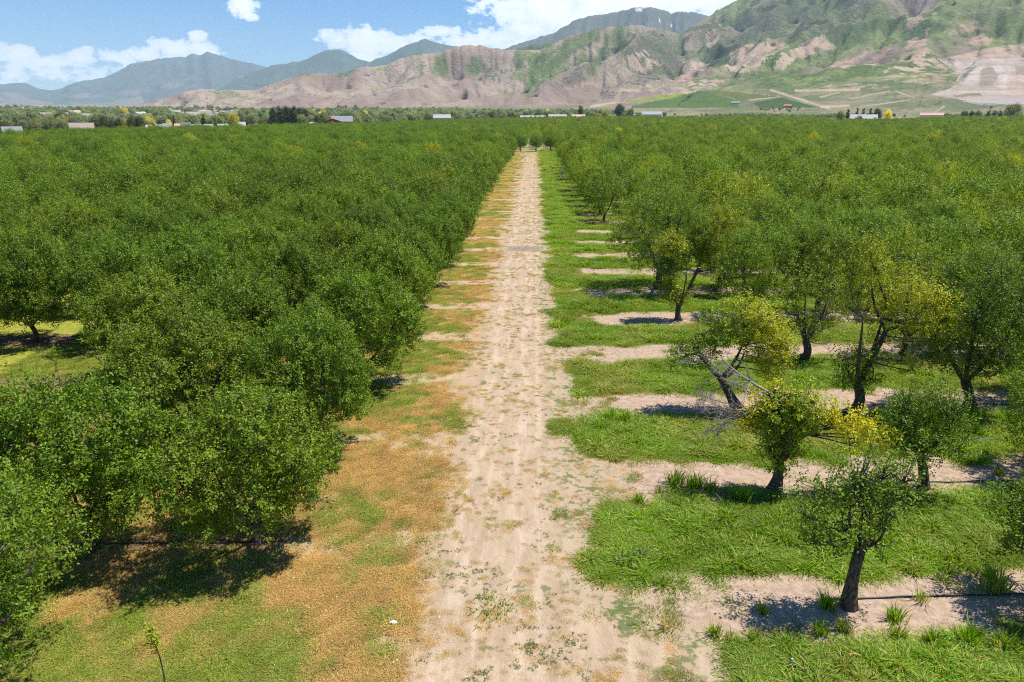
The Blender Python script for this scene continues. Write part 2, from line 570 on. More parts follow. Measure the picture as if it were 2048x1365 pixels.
# yellow-green upright tree with sawn limb and long yellow side branch
m = make_tree(403, h=3.4, rx=.9, ry=.8, trunk_h=.95, trunk_r=.15, n_limb=4, n_shoot=900, n_leaf=20, leaf=.085, lean=(.02, 0), twigs=8,
              blobs=[B(-.3, 0, 2.55, .52), B(-.25, .1, 2.0, .55), B(.05, .1, 2.3, .55, .15), B(.45, 0, 2.45, .5, .3), B(.8, .1, 2.35, .45, .35), B(-.2, 0, 1.45, .42), B(.2, 0, 1.6, .42, .1), B(.55, .1, 1.95, .4, .15), B(.05, -.1, 1.1, .36, .1), B(-.15, -.1, .85, .28), B(.3, -.05, 1.25, .3, .1), B(-.35, 0, 1.8, .4), B(.6, 0, 2.7, .4, .2), B(.1, .1, 2.75, .42),
                     B(1.5, .1, 2.2, .33, .9), B(2.0, .05, 2.1, .4, 1), B(2.5, 0, 1.95, .4, 1), B(2.85, -.1, 1.75, .33, 1), B(1.9, -.3, 1.7, .28, .8), B(-.75, .2, 2.35, .32, 1), B(-.55, .2, 2.8, .35, .9), B(-.9, .2, 2.05, .28, 1), B(-.2, .2, 3.0, .3, .9)])
t = hero(1549, 980, 'old_tree', 'short bright tree with sawn pale limb top, bare grey twigs left and yellow branch right', m, tint=.12, tone=.2)
stub_part(t, (-.12, .05, 2.5), (-.32, .02, 3.35), .075)
dead_part(t, [((-.3, 0, 3.1), (-1.15, .3, .75), 1.95, .05, 3), ((-.3, .1, 2.6), (-1.7, .1, .05), 1.6, .045, 3), ((-.5, .1, 2.7), (-1.2, -.3, -.35), 1.5, .03, 2), ((-.5, .2, 2.9), (-1.0, .6, .35), 1.5, .03, 2), ((-.9, .1, 2.5), (-1, .2, -.5), 1.3, .028, 2), ((-1.2, .15, 2.55), (-.8, -.3, -.7), 1.1, .024, 2), ((-.6, .3, 2.3), (-1, .3, -.15), 1.6, .03, 2), ((-1.5, .1, 2.6), (-.9, .1, .3), 1.0, .022, 2)], 41)
wd = MB(); wd.tube(curve((.3, 0, 1.6), (2.2, 0, 2.05), (0, 0, .25), 7), np.linspace(.07, .02, 7), 6); obj('branch', wd.mesh('branch', M['bark'], True), t)
# small round tree
m = make_tree(404, h=3.35, rx=1.25, ry=1.2, trunk_h=1.2, trunk_r=.14, n_blob=13, blob_r=.55, n_shoot=760, n_leaf=19, leaf=.075, lean=(-.32, 0), cz=2.0, rz=1.1)
t = hero(1845, 975, 'orchard_tree', 'small round green tree with clear short trunk, second tree of second right row', m)
dead_part(t, [((.7, -.3, 1.8), (1, -.2, .15), .75, .025, 1), ((-.4, -.5, 1.9), (-.6, -.6, .2), .5, .02, 1)], 42)
# leaning tree with bare branches and yellow top
m = make_tree(405, h=4.2, rx=1.9, ry=1.5, trunk_h=1.5, trunk_r=.15, n_limb=3, n_shoot=1000, n_leaf=18, lean=(-.75, .1), twigs=12, leaf=.085,
              blobs=[B(.6, .2, 3.5, .6, .75), B(1.0, .1, 2.9, .6, .7), B(.3, .3, 4.2, .6, .6), B(1.15, .0, 2.2, .5, .6), B(.9, .3, 3.9, .55, .7), B(-.3, .4, 3.4, .6, .2), B(-1.0, .4, 3.0, .55, .1), B(-1.7, .3, 2.8, .5, .05), B(-2.2, .2, 2.7, .4), B(-.9, .5, 3.8, .6, .2), B(-.2, .5, 4.5, .55, .35), B(-1.4, .1, 2.4, .4), B(.5, .1, 2.5, .45, .6), B(.2, .4, 3.0, .5, .4), B(-2.3, .1, 2.4, .4), B(-1.7, .0, 2.1, .4), B(.9, 0, 1.8, .4, .6), B(1.3, .1, 2.7, .45, .6)])
t = hero(1478, 822, 'old_tree', 'leaning dark trunk with drooping yellow green crown, beside bare grey branches', m, tone=.2, s=(1.08, 1.05, .88))
dead_part(t, [((-.7, -.1, 1.6), (-.9, -.5, .9), 1.7, .045, 3), ((-.6, -.2, 1.3), (-1, -.8, -.1), 1.3, .03, 3), ((-.1, -.2, 1.2), (.1, -1, .4), 1.2, .03, 2), ((-2.0, .1, 2.6), (-1, 0, .1), .9, .03, 1)], 43)
# tall yellow Y tree
m = make_tree(406, h=5.9, rx=2.2, ry=1.6, trunk_h=1.25, trunk_r=.17, n_limb=2, n_shoot=1000, n_leaf=15, lean=(.12, 0), twigs=14, leaf=.085,
              blobs=[B(-.3, 0, 1.75, .45), B(-.5, .1, 2.2, .45), B(.3, 0, 1.9, .45, .1), B(.1, 0, 2.4, .45, .15), B(.9, .2, 2.9, .5, .4), B(-.2, .3, 4.9, .7, .45), B(.3, .5, 5.6, .65, .4), B(.9, .4, 4.5, .7, .4), B(1.7, .3, 4.6, .75, .6), B(2.5, .2, 4.3, .75, .75), B(2.9, .1, 3.7, .65, .8), B(2.2, .1, 3.4, .6, .6), B(-.6, .4, 4.2, .55, .35), B(1.4, .1, 3.5, .5, .45), B(.2, .6, 4.0, .5, .4), B(1.6, .1, 2.2, .35, .7), B(2.0, -.1, 1.9, .35, .8), B(-.5, -.1, 1.4, .4), B(.5, -.1, 1.5, .4, .1), B(0, .5, 6.2, .5, .4), B(-.5, .4, 5.4, .5, .4), B(.2, -.1, 1.2, .35), B(2.6, 0, 3.1, .45, .8)])
t = hero(1698, 830, 'old_tree', 'tall open tree with forked leaning trunk and sparse yellow green crown', m, tone=.15, clear=2.2)
wd = MB(); wd.tube(curve((.1, 0, 1.1), (.95, .2, 3.4), (.1, 0, .2), 7), np.linspace(.12, .085, 7), 8)
wd.tube(curve((.93, .2, 3.35), (.2, .4, 5.3), (-.2, 0, .1), 6), np.linspace(.07, .02, 6), 6); wd.tube(curve((.93, .2, 3.35), (2.3, .2, 4.4), (.1, 0, -.15), 6), np.linspace(.075, .02, 6), 6)
obj('limb', wd.mesh('limb', M['bark'], True), t)
dead_part(t, [((1.0, .1, 3.0), (1, -.3, .2), 1.4, .03, 1), ((.8, 0, 2.2), (1, -.2, .05), 1.2, .03, 1)], 44)
# big dark tree at right
m = make_tree(407, h=6.0, rx=2.5, ry=2.2, trunk_h=1.1, trunk_r=.18, n_limb=4, n_blob=34, blob_r=.8, n_shoot=2000, n_leaf=19, lean=(-.4, 0), twigs=8, leaf=.08, cz=3.35, rz=2.75)
hero(1940, 815, 'orchard_tree', 'large dark green tree with low forked trunk, right of the tall yellow tree', m, rz=0.0, clear=2.2, tone=-.12)
# dead-centred tree behind
m = make_tree(408, h=4.4, rx=1.6, ry=1.6, trunk_h=.9, trunk_r=.17, n_blob=9, blob_r=.6, n_shoot=330, n_leaf=15, yl=.3)
t = hero(1606, 717, 'old_tree', 'half dead tree with a spray of bare grey branches in its middle', m, rz=.4)
dead_part(t, [((0, -.1, .9), (.35, -.3, 1), 2.0, .06, 3), ((0, -.1, 1.0), (-.5, -.6, .7), 1.5, .045, 2), ((.1, -.1, 1.0), (.9, -.5, .5), 1.7, .045, 2), ((.1, -.2, .9), (-.2, -.9, .25), 1.4, .03, 2)], 45)
# yellow crowned tree in 4th row
m = make_tree(409, h=4.6, rx=1.9, ry=1.7, trunk_h=1.0, trunk_r=.16, n_blob=13, blob_r=.7, n_shoot=560, n_leaf=14, yl=.55, yl_blob=.5)
hero(1807, 712, 'old_tree', 'yellow green tree on a short forked trunk, behind the tall forked yellow tree', m)
# slim tree with sawn pole limb
m = make_tree(410, h=4.9, rx=1.1, ry=1.0, trunk_h=.95, trunk_r=.13, n_limb=3, n_shoot=520, n_leaf=15, lean=(-.05, 0), twigs=8,
              blobs=[B(-.45, 0, 1.5, .5, .35), B(-.2, 0, 1.9, .55, .4), B(-.75, .1, 2.2, .5, .1), B(-.6, .2, 2.9, .55), B(-.9, .3, 3.4, .5), B(-.3, .3, 3.5, .45), B(-.6, .3, 4.4, .5, .6), B(-.2, .3, 4.7, .45, .55), B(-1.0, .3, 4.7, .4, .5), B(.15, 0, 1.4, .35, .3), B(-.5, .3, 5.1, .35, .6)])
t = hero(1357, 640, 'old_tree', 'slim two-tiered tree with a long sawn-off pole limb leaning right', m, s=(1.1, 1.1, .86))
stub_part(t, (.0, 0, .9), (.85, .15, 3.45), .07)
dead_part(t, [((-.8, .2, 4.1), (-1, 0, .3), .8, .03, 1)], 46)
# big round tree beside the track
m = make_tree(411, h=6.9, rx=3.6, ry=3.2, trunk_h=1.1, trunk_r=.2, n_limb=5, n_blob=52, blob_r=.9, n_shoot=3000, n_leaf=18, yl=.12, cz=3.75, rz=3.0, leaf=.085, fill=.84)
hero(1318, 578, 'orchard_tree', 'largest rounded green tree standing out beside the track on the right', m, clear=3.2, tone=.1)
# leafy tree filling the lower left corner
m = make_tree(415, h=4.9, rx=2.7, ry=2.6, n_blob=30, blob_r=.78, n_shoot=1900, n_leaf=22, leaf=.08, trunk_h=.8, fill=.82)
hero(-95, 1400, 'orchard_tree', 'dense green tree filling the lower left corner, closest to the viewer', m, group='orchard trees left of the track')
# four round trees at the end of the track
RND = make_tree(412, h=5.2, rx=2.15, ry=2.15, trunk_h=1.3, trunk_r=.16, n_blob=22, blob_r=.85, n_shoot=650, n_leaf=13, leaf=.16, cz=2.95, rz=2.0, fill=.78)
for i, px in enumerate((1041, 1072, 1101, 1132)):
    hero(px, 303, 'round_tree', ('rounded tree at the far track end, leftmost of four', 'rounded tree at the far track end, second from left of four', 'rounded tree at the far track end, third from left of four',
                                 'rounded tree at the far track end, rightmost of four')[i], RND, rz=i * 1.3, s=(1, 1, 1), clear=2.6, tone=.18, group='round trees closing the track')
# trees from the photo's gap on the left: none stand there
for (px, py, c) in ((130, 900, 2.4), (60, 772, 2.4), (170, 772, 2.0)):
    x, y = at(px, py); taken.append((x, y, c))
taken.append((-7.4, L0 - ROW - .45, 2.5))
for n_ in (3, 6, 7, 8, 9): taken.append((7.4, R0 + ROW * n_ + SKEW * 7.4, 1.6))
tk = np.array(taken)
dmin = np.sqrt(((CELL[:, None, 3:5] - tk[None, :, :2]) ** 2).sum(2)) - tk[None, :, 2]
CELL = CELL[dmin.min(1) > 0]
CELL = CELL[~((np.abs(CELL[:, 3]) < 10.5) & (np.abs(CELL[:, 4] - TRACK_END) < 3.4))]
CELL = CELL[~((np.abs(CELL[:, 3] + 8.2) < 1.5) & (CELL[:, 4] > TRACK_END - 2) & (CELL[:, 4] < TRACK_END + 30))]
CELL = CELL[np.argsort(CELL[:, 5])]
N_IND = 285
first = {-1: min(c[1] for c in CELL if c[0] < 0), 1: 0}
g2 = np.random.default_rng(11)
src_dense = []; src_old = []
for i, c in enumerate(CELL[:N_IND]):
    side, n, k, x, y, r = c
    far = r > 62
    rown = int(n - first[int(side)]); kk = int(k)
    if side < 0:
        pool = DENSE_L if far else DENSE
        j = int(g2.integers(len(pool)))
        q = g2.uniform(.80, 1.02); s = (q * g2.uniform(.96, 1.06), q * g2.uniform(.96, 1.06), (.35 + .65 * q) * g2.uniform(.93, 1.08))
        tint = max(0, g2.normal(.02, .06)) if (g2.random() > .04 or r < 60) else .2
        tone = g2.normal(0, .10)
        lab = f'dense green tree, {ORD[min(29, rown)]} row left of the track, {ORD[min(29, kk)]} from the track'
        t, w, cr = place_tree(pool[j], 'orchard_tree', (x, y, 0), g2.uniform(0, 6.28), s, lab, 'orchard trees left of the track', tint, tone)
        if far and len(src_dense) <= j < 4 or (far and j not in [a for a, b in src_dense]): src_dense.append((j, cr))
    else:
        pool = OLD_L if far else OLD
        j = int(g2.integers(len(pool)))
        q = g2.uniform(.74, 1.12)
        s = (q * g2.uniform(.95, 1.12), q * g2.uniform(.95, 1.12), q * g2.uniform(.92, 1.1))
        u = g2.random()
        tint = .3 if u < .04 else max(0, g2.normal(.03, .07))
        tone = g2.normal(.2, .13)
        look = 'yellowing' if tint > .25 else ('greyish' if tone < -.15 else 'green')
        lab = f'{look} open tree, {ORD[min(29, rown)]} row right of the track, {ORD[min(29, max(kk, 0))]} from the track'
        t, w, cr = place_tree(pool[j], 'orchard_tree', (x, y, 0), g2.uniform(0, 6.28), s, lab, 'orchard trees right of the track', tint, tone)
        if far and j not in [a for a, b in src_old]: src_old.append((j, cr))
        if g2.random() < .3:
            dead_part(t, [((g2.normal() * .5, g2.normal() * .5, 2.6), (g2.normal() * .6, -.5 * g2.random(), 1), g2.uniform(1.2, 2.2), .035, 2)], 1000 + i)
src_dense = [b for a, b in src_dense]; src_old = [b for a, b in src_old]
print('individual range', CELL[N_IND - 1, 5], len(src_dense), len(src_old))


# ------------------------------------------------------------------ scattered stuff by geometry nodes
def scatter(name, pts, scales, rots, var, sources, attrs, label=None, cat=None):
    me = np_mesh(name, pts, np.zeros((0, 4), int), [], vattr={'isc': scales, 'irot': np.stack([0 * rots, 0 * rots, rots], 1), **attrs, 'ivar': var.astype(float)})
    o = obj(name, me); tag(o, label, cat, kind='stuff')
    ng = bpy.data.node_groups.new(name, 'GeometryNodeTree')
    ng.interface.new_socket('Geometry', in_out='INPUT', socket_type='NodeSocketGeometry')
    ng.interface.new_socket('Geometry', in_out='OUTPUT', socket_type='NodeSocketGeometry')
    N = ng.nodes; Lk = ng.links
    gi = N.new('NodeGroupInput'); go = N.new('NodeGroupOutput'); jn = N.new('GeometryNodeJoinGeometry')

    def na(nm, dt):
        x = N.new('GeometryNodeInputNamedAttribute'); x.data_type = dt; x.inputs[0].default_value = nm; return x.outputs[0]
    for i, s in enumerate(sources):
        oi = N.new('GeometryNodeObjectInfo'); oi.inputs[0].default_value = s; oi.transform_space = 'ORIGINAL'
        try: oi.inputs['As Instance'].default_value = True
        except Exception: pass
        ip = N.new('GeometryNodeInstanceOnPoints')
        cmp = N.new('FunctionNodeCompare'); cmp.data_type = 'FLOAT'; cmp.operation = 'EQUAL'
        Lk.new(na('ivar', 'FLOAT'), cmp.inputs[0]); cmp.inputs[1].default_value = float(i); cmp.inputs['Epsilon'].default_value = .1
        Lk.new(gi.outputs[0], ip.inputs['Points']); Lk.new(cmp.outputs[0], ip.inputs['Selection'])
        Lk.new(oi.outputs['Geometry'], ip.inputs['Instance'])
        er = N.new('FunctionNodeEulerToRotation'); Lk.new(na('irot', 'FLOAT_VECTOR'), er.inputs[0])
        Lk.new(er.outputs[0], ip.inputs['Rotation'])
        Lk.new(na('isc', 'FLOAT_VECTOR'), ip.inputs['Scale'])
        Lk.new(ip.outputs[0], jn.inputs[0])
    Lk.new(jn.outputs[0], go.inputs[0])
    md = o.modifiers.new('scatter', 'NODES'); md.node_group = ng
    return o


for side, src, nm, lab in ((-1, src_dense, 'orchard_canopy', 'far dense green orchard canopy left of the track'), (1, src_old, 'orchard_canopy', 'far mixed green and yellowish orchard canopy right of the track')):
    c = CELL[N_IND:]; c = c[c[:, 0] == side]
    n = len(c)
    s = g2.uniform(.84, 1.05, (n, 1)) * g2.uniform(.96, 1.05, (n, 3)); s[:, 2] = g2.uniform(.76, 1.14, n)
    if side > 0: s *= g2.uniform(.74, 1.12, (n, 1))
    tn = np.maximum(0, g2.normal(.02 if side < 0 else .03, .06, n)); tn[g2.random(n) < (.01 if side < 0 else .03)] = .6
    # yellow cluster right of the track end
    yx, yy = at(1240, 285)
    if side > 0: tn[np.hypot(c[:, 3] - yx, c[:, 4] - yy) < 6] = .85
    scatter(nm, np.stack([c[:, 3], c[:, 4], ground_z(c[:, 3], c[:, 4])], 1), s, g2.uniform(0, 6.28, n), g2.integers(0, len(src), n), src, {'tint': tn, 'tone': g2.normal(.02 if side < 0 else .1, .14, n)}, lab, 'orchard')


# ------------------------------------------------------------------ ground
def ground_material():
    m, t, b, out = new_mat('ground')
    pos = t.n('ShaderNodeNewGeometry').outputs['Position']
    sep = t.n('ShaderNodeSeparateXYZ'); t.put(sep.inputs[0], pos)
    x, y = sep.outputs[0], sep.outputs[1]
    nA = t.noise(pos, .35, 4)            # ~3 m
    nB = t.noise(pos, 1.1, 5, .6)        # ~1 m
    nC = t.noise(pos, 4.5, 5, .65)       # ~20 cm
    nD = t.noise(pos, 22, 4, .7)         # ~5 cm
    nE = t.noise(t.scale(pos, (1, .22, 1)), 2.6, 5, .65)   # streaks along the track
    nF = t.noise(t.scale(pos, (.3, 1.0, 1)), 1.2, 4, .6)    # streaks along the rows
    def c(n): return t.m('SUBTRACT', n, .5)
    sk = t.m('SUBTRACT', y, t.m('MULTIPLY', x, SKEW))

    def rowd(r0):
        v = t.m('DIVIDE', t.m('SUBTRACT', sk, r0), ROW)
        f = t.m('SUBTRACT', v, t.m('FLOOR', t.m('ADD', v, .5)))
        return t.m('MULTIPLY', f, ROW)
    fr = rowd(R0); fl = rowd(L0)
    wob = t.m('MULTIPLY_ADD', c(nB), 1.1, t.m('MULTIPLY', c(nC), .7))
    afr = t.m('ADD', t.m('ABSOLUTE', fr), wob)
    afl = t.m('ADD', t.m('ABSOLUTE', fl), wob)
    # ---- right of the track: grass lanes and bare tree strips
    soil_r = t.mix(t.ss(.3, .7, nC), (.31, .215, .155), (.46, .345, .255))
    soil_r = t.mix(t.m('MULTIPLY', t.ss(.52, .72, nB), .6), soil_r, (.36, .25, .14))
    grass_r = t.mix(t.ss(.3, .7, nC), (.07, .115, .018), (.16, .20, .045))
    grass_r = t.mix(t.m('MULTIPLY', t.ss(.55, .75, nA), .5), grass_r, (.17, .22, .045))
    bare_r = t.m('MULTIPLY', t.m('SUBTRACT', 1.0, t.ss(1.2, 1.55, afr)), t.ss(-.4, .5, t.m('SUBTRACT', t.m('MULTIPLY_ADD', c(nB), 1.4, x), t.m('MINIMUM', t.m('MULTIPLY_ADD', t.m('MAXIMUM', t.m('SUBTRACT', y, 33), 0), .06, 1.6), 4.2))))
    right = t.mix(bare_r, grass_r, soil_r)
    # ---- left orchard floor
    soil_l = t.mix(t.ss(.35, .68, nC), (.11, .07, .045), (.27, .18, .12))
    grass_l = t.mix(t.ss(.3, .7, nC), (.17, .20, .022), (.32, .31, .05))
    grass_l = t.mix(t.ss(.55, .75, nB), grass_l, (.36, .27, .11))
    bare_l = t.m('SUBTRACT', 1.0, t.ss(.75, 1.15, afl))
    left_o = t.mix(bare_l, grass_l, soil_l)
    # ---- left verge between the trees and the track
    straw = t.mix(t.ss(.3, .7, nC), (.33, .22, .11), (.50, .37, .22))
    orange = t.mix(t.ss(.32, .68, nC), (.24, .14, .066), (.43, .285, .14))
    green_v = t.mix(t.ss(.35, .65, nC), (.12, .16, .028), (.27, .27, .06))
    o_m = t.m('MULTIPLY', t.ss(.44, .58, t.m('ADD', nF, t.m('MULTIPLY', c(nC), .45))), .9)
    verge = t.mix(o_m, straw, orange)
    gx = t.m('ADD', t.m('MULTIPLY_ADD', x, -.065, -.36), t.m('MULTIPLY_ADD', c(nC), .9, t.m('MULTIPLY_ADD', c(nB), .8, nA)))   # greener towards the trees
    nearl = t.m('SUBTRACT', 1.0, t.ss(13.2, 15.2, t.m('ADD', y, wob)))
    g_m = t.ss(.47, .6, t.m('MULTIPLY_ADD', nearl, .02, gx))
    verge = t.mix(t.m('MULTIPLY', g_m, .92), verge, green_v)
    pale_l = t.m('MULTIPLY', t.m('SUBTRACT', 1.0, t.ss(.3, .85, t.m('ADD', afl, t.m('MULTIPLY_ADD', c(nA), .8, t.m('MULTIPLY', c(nC), .8))))), t.m('MULTIPLY_ADD', t.ss(22, 60, y), .3, .62))
    verge = t.mix(pale_l, verge, t.mix(t.ss(.35, .7, nC), (.36, .26, .17), (.52, .40, .29)))
    # ---- dirt track
    dirt = t.mix(t.ss(.3, .72, nE), (.36, .267, .178), (.47, .362, .25))
    dirt = t.mix(t.m('MULTIPLY', t.ss(.46, .62, t.m('MULTIPLY_ADD', c(nC), .6, nB)), .62), dirt, (.36, .255, .16))
    xw = t.m('ADD', x, t.m('MULTIPLY', c(nA), .5))
    for cx, w in ((-1.85, .34), (-.35, .3), (-1.25, .1), (.25, .16)):
        k = t.m('SUBTRACT', 1.0, t.ss(w * .4, w, t.m('ABSOLUTE', t.m('SUBTRACT', xw, cx))))
        dirt = t.mix(t.m('MULTIPLY', k, t.m('MULTIPLY', t.ss(.35, .62, t.m('MULTIPLY_ADD', c(nB), .8, nE)), .5)), dirt, (.52, .405, .305))
    weed = t.mix(t.ss(.35, .65, nC), (.085, .10, .04), (.17, .175, .07))
    wm = t.ss(.615, .69, t.m('ADD', t.m('MULTIPLY_ADD', c(nC), .5, nB), t.m('MULTIPLY_ADD', t.ss(.6, 2.0, x), .07, t.m('MULTIPLY', t.m('MULTIPLY', t.ss(-1.2, -.2, x), t.ss(25, 60, y)), .06))))
    dirt = t.mix(t.m('MULTIPLY', wm, .85), dirt, weed)
    # damp patch across the track
    dx, dy = at(1050, 498)
    dp = t.m('MULTIPLY', t.m('SUBTRACT', 1.0, t.ss(1.4, 1.8, t.m('ADD', t.m('ABSOLUTE', t.m('SUBTRACT', x, dx)), t.m('MULTIPLY', c(nB), .8)))),
             t.m('SUBTRACT', 1.0, t.ss(1.0, 1.5, t.m('ABSOLUTE', t.m('SUBTRACT', y, dy)))))
    dirt = t.mix(t.m('MULTIPLY', dp, .75), dirt, (.23, .18, .15))
    # ---- joining them
    grow = t.m('MULTIPLY_ADD', t.m('MAXIMUM', t.m('SUBTRACT', y, 45), 0), .0055, 1.0)
    xs = t.m('DIVIDE', x, grow)
    xl = t.m('ADD', xs, t.m('MULTIPLY_ADD', c(nB), 1.5, t.m('MULTIPLY', c(nC), 1.0)))
    widen = t.m('ADD', t.m('MULTIPLY', t.m('SUBTRACT', 1.0, t.ss(11.8, 13.8, y)), 2.7), t.m('MULTIPLY', t.m('SUBTRACT', 1.0, t.ss(12, 26, y)), .3))
    re = t.m('SUBTRACT', xl, widen)
    col = t.mix(t.ss(-3.7, -1.9, t.m('ADD', xl, t.m('MULTIPLY', c(nD), 1.2))), verge, dirt)
    # ragged green shoulder between track and lanes
    sh = t.mix(t.ss(.5, .62, t.m('MULTIPLY_ADD', c(nC), 1.3, t.m('MULTIPLY_ADD', c(nD), .5, nB))), t.mix(nC, (.34, .25, .16), (.44, .34, .24)), t.mix(nC, (.085, .115, .035), (.16, .185, .065)))
    col = t.mix(t.m('MULTIPLY', t.ss(.2, 1.3, t.m('ADD', re, t.m('MULTIPLY', c(nD), 1.0))), .9), col, sh)
    rm = t.ss(1.5, 2.3, t.m('ADD', re, t.m('MULTIPLY', bare_r, -.55)))
    col = t.mix(rm, col, right)
    col = t.mix(t.ss(-7.4, -6.4, t.m('ADD', x, t.m('MULTIPLY', c(nB), 1.5))), left_o, col)
    # cross track at the far end
    endk = t.ss(TRACK_END - 9, TRACK_END - 4, t.m('ADD', y, t.m('MULTIPLY', c(nA), 6)))
    mid = t.m('MULTIPLY', endk, t.m('MULTIPLY', t.ss(-9, -7, x), t.m('SUBTRACT', 1.0, t.ss(8, 10, x))))
    col = t.mix(t.m('MULTIPLY', mid, .8), col, t.mix(t.ss(.4, .6, nB), (.15, .19, .04), (.36, .30, .15)))
    # ---- open country beyond the orchard
    far = t.noise(pos, .0035, 4, .55)
    cell = t.vor(t.scale(pos, (1, .6, 1)), .006)
    field = t.mix(t.ss(.4, .6, far), (.12, .15, .05), (.30, .25, .15))
    field = t.mix(.5, field, t.mix(t.m('FRACT', t.m('MULTIPLY', t.n('ShaderNodeSeparateColor').outputs[0], 1.0)), (.10, .15, .045), (.33, .28, .18)))
    sepc = [q for q in t.nt.nodes if q.type == 'SEPARATE_COLOR'][0]; t.put(sepc.inputs[0], cell.outputs['Color'])
    rad = t.n('ShaderNodeVectorMath', operation='LENGTH'); t.put(rad.inputs[0], pos)
    col = t.mix(t.ss(930, 1010, rad.outputs['Value']), col, field)
    # fine grain
    gr = t.m('MULTIPLY_ADD', nD, .55, .72)
    cmb = t.n('ShaderNodeCombineColor')
    for i in range(3): t.put(cmb.inputs[i], gr)
    col = t.mix(1.0, col, cmb.outputs[0], 'MULTIPLY')
    t.put(b.inputs['Base Color'], col)
    b.inputs['Roughness'].default_value = .95; b.inputs['Specular IOR Level'].default_value = .1
    hgt = t.m('ADD', t.m('MULTIPLY', nC, .10), t.m('ADD', t.m('MULTIPLY', nD, .035), t.m('MULTIPLY', nB, .12)))
    bp = t.n('ShaderNodeBump'); bp.inputs['Strength'].default_value = .8; bp.inputs['Distance'].default_value = .6
    t.put(bp.inputs['Height'], hgt); t.L.new(bp.outputs[0], b.inputs['Normal'])
    return m


rad = np.concatenate([[0.0], np.geomspace(4, 330, 24), np.arange(350, 1400, 40), np.geomspace(1450, 19500, 40)])
na_ = 240
th = np.arange(na_) * 2 * PI / na_
gx = rad[:, None] * np.sin(th)[None]; gy = rad[:, None] * np.cos(th)[None]
gz = ground_z(gx, gy)
V = np.stack([gx, gy, gz], 2).reshape(-1, 3)
ii = np.arange(len(rad) - 1)[:, None] * na_; jj = np.arange(na_)[None]; j2 = (jj + 1) % na_
FQ = np.stack([ii + jj, ii + j2, ii + na_ + j2, ii + na_ + jj], 2).reshape(-1, 4)[:, ::-1]
FQ = FQ[na_:]                                   # the centre fan is one polygon ring of triangles
FT = np.stack([np.full(na_, 0), na_ + (np.arange(na_) + 1) % na_, na_ + np.arange(na_), np.full(na_, -1)], 1)
ground = obj('ground', np_mesh('ground', V, np.concatenate([FQ, FT]), [ground_material()], True))
tag(ground, 'dry dirt track, grass lanes and bare tree strips of the orchard floor', 'ground', kind='structure')

# ------------------------------------------------------------------ grass tufts and weeds
M['grass'] = leaf_mat('grass_blade', (.135, .255, .013), (.30, .475, .030), (.66, .46, .18), .45)
M['weed'] = leaf_mat('weed_leaf', (.085, .125, .04), (.20, .25, .085), (.45, .33, .14), .3)


def tuft_mesh(seed, n=90, h=.35, spread=.13, w=.012, name='grass_tuft', la=.1, lb=.75):
    g = np.random.default_rng(seed)
    p = g.normal(size=(n, 2)) * spread * .6
    out = p / (np.linalg.norm(p, axis=1)[:, None] + .02)
    hh = h * g.uniform(.45, 1.1, n)
    lean = out * (hh * g.uniform(la, lb, n))[:, None] + g.normal(size=(n, 2)) * (hh * .16)[:, None]
    a = g.uniform(0, 6.28, n); s = np.stack([np.cos(a), np.sin(a), 0 * a], 1) * (w * g.uniform(.7, 1.4, n))[:, None]
    b0 = np.stack([p[:, 0], p[:, 1], np.full(n, -.02)], 1)
    b1 = np.stack([p[:, 0] + lean[:, 0] * .35, p[:, 1] + lean[:, 1] * .35, hh * .62], 1)
    b2 = np.stack([p[:, 0] + lean[:, 0], p[:, 1] + lean[:, 1], hh * g.uniform(.75, 1.0, n)], 1)
    v = np.stack([b0 - s, b0 + s, b1 + s * .8, b1 - s * .8, b2 + s * .15, b2 - s * .15], 1).reshape(-1, 3)
    o = np.arange(n)[:, None] * 6
    f = np.concatenate([o + [0, 1, 2, 3], o + [3, 2, 4, 5]], 0)
    lr = g.uniform(0, 1, n); yl = (g.random(n) < .08) * .8
    return np_mesh(name, v, f, [M['grass']], False, {'lr': np.tile(lr, 2), 'yl': np.tile(yl, 2)})


def weed_mesh(seed, n=60, r=.22, h=.12, leaf=.07):
    g = np.random.default_rng(seed)
    k = n // 6
    a = g.uniform(0, 6.28, k); q = r * np.sqrt(g.uniform(0, 1, k))
    base = np.stack([q * np.cos(a) * .5, q * np.sin(a) * .5, np.zeros(k)], 1)
    d = np.stack([np.cos(a) * r * .7, np.sin(a) * r * .7, g.uniform(.3, 1, k) * h], 1)
    v, f, m_ = leaves_at(g, base, d, 6, leaf, leaf * .6, .02, 0)
    v[:, 2] = np.maximum(v[:, 2], .004)
    return np_mesh('weed_clump', v, f, [M['weed']], False, {'lr': g.uniform(0, 1, m_), 'yl': np.zeros(m_)})


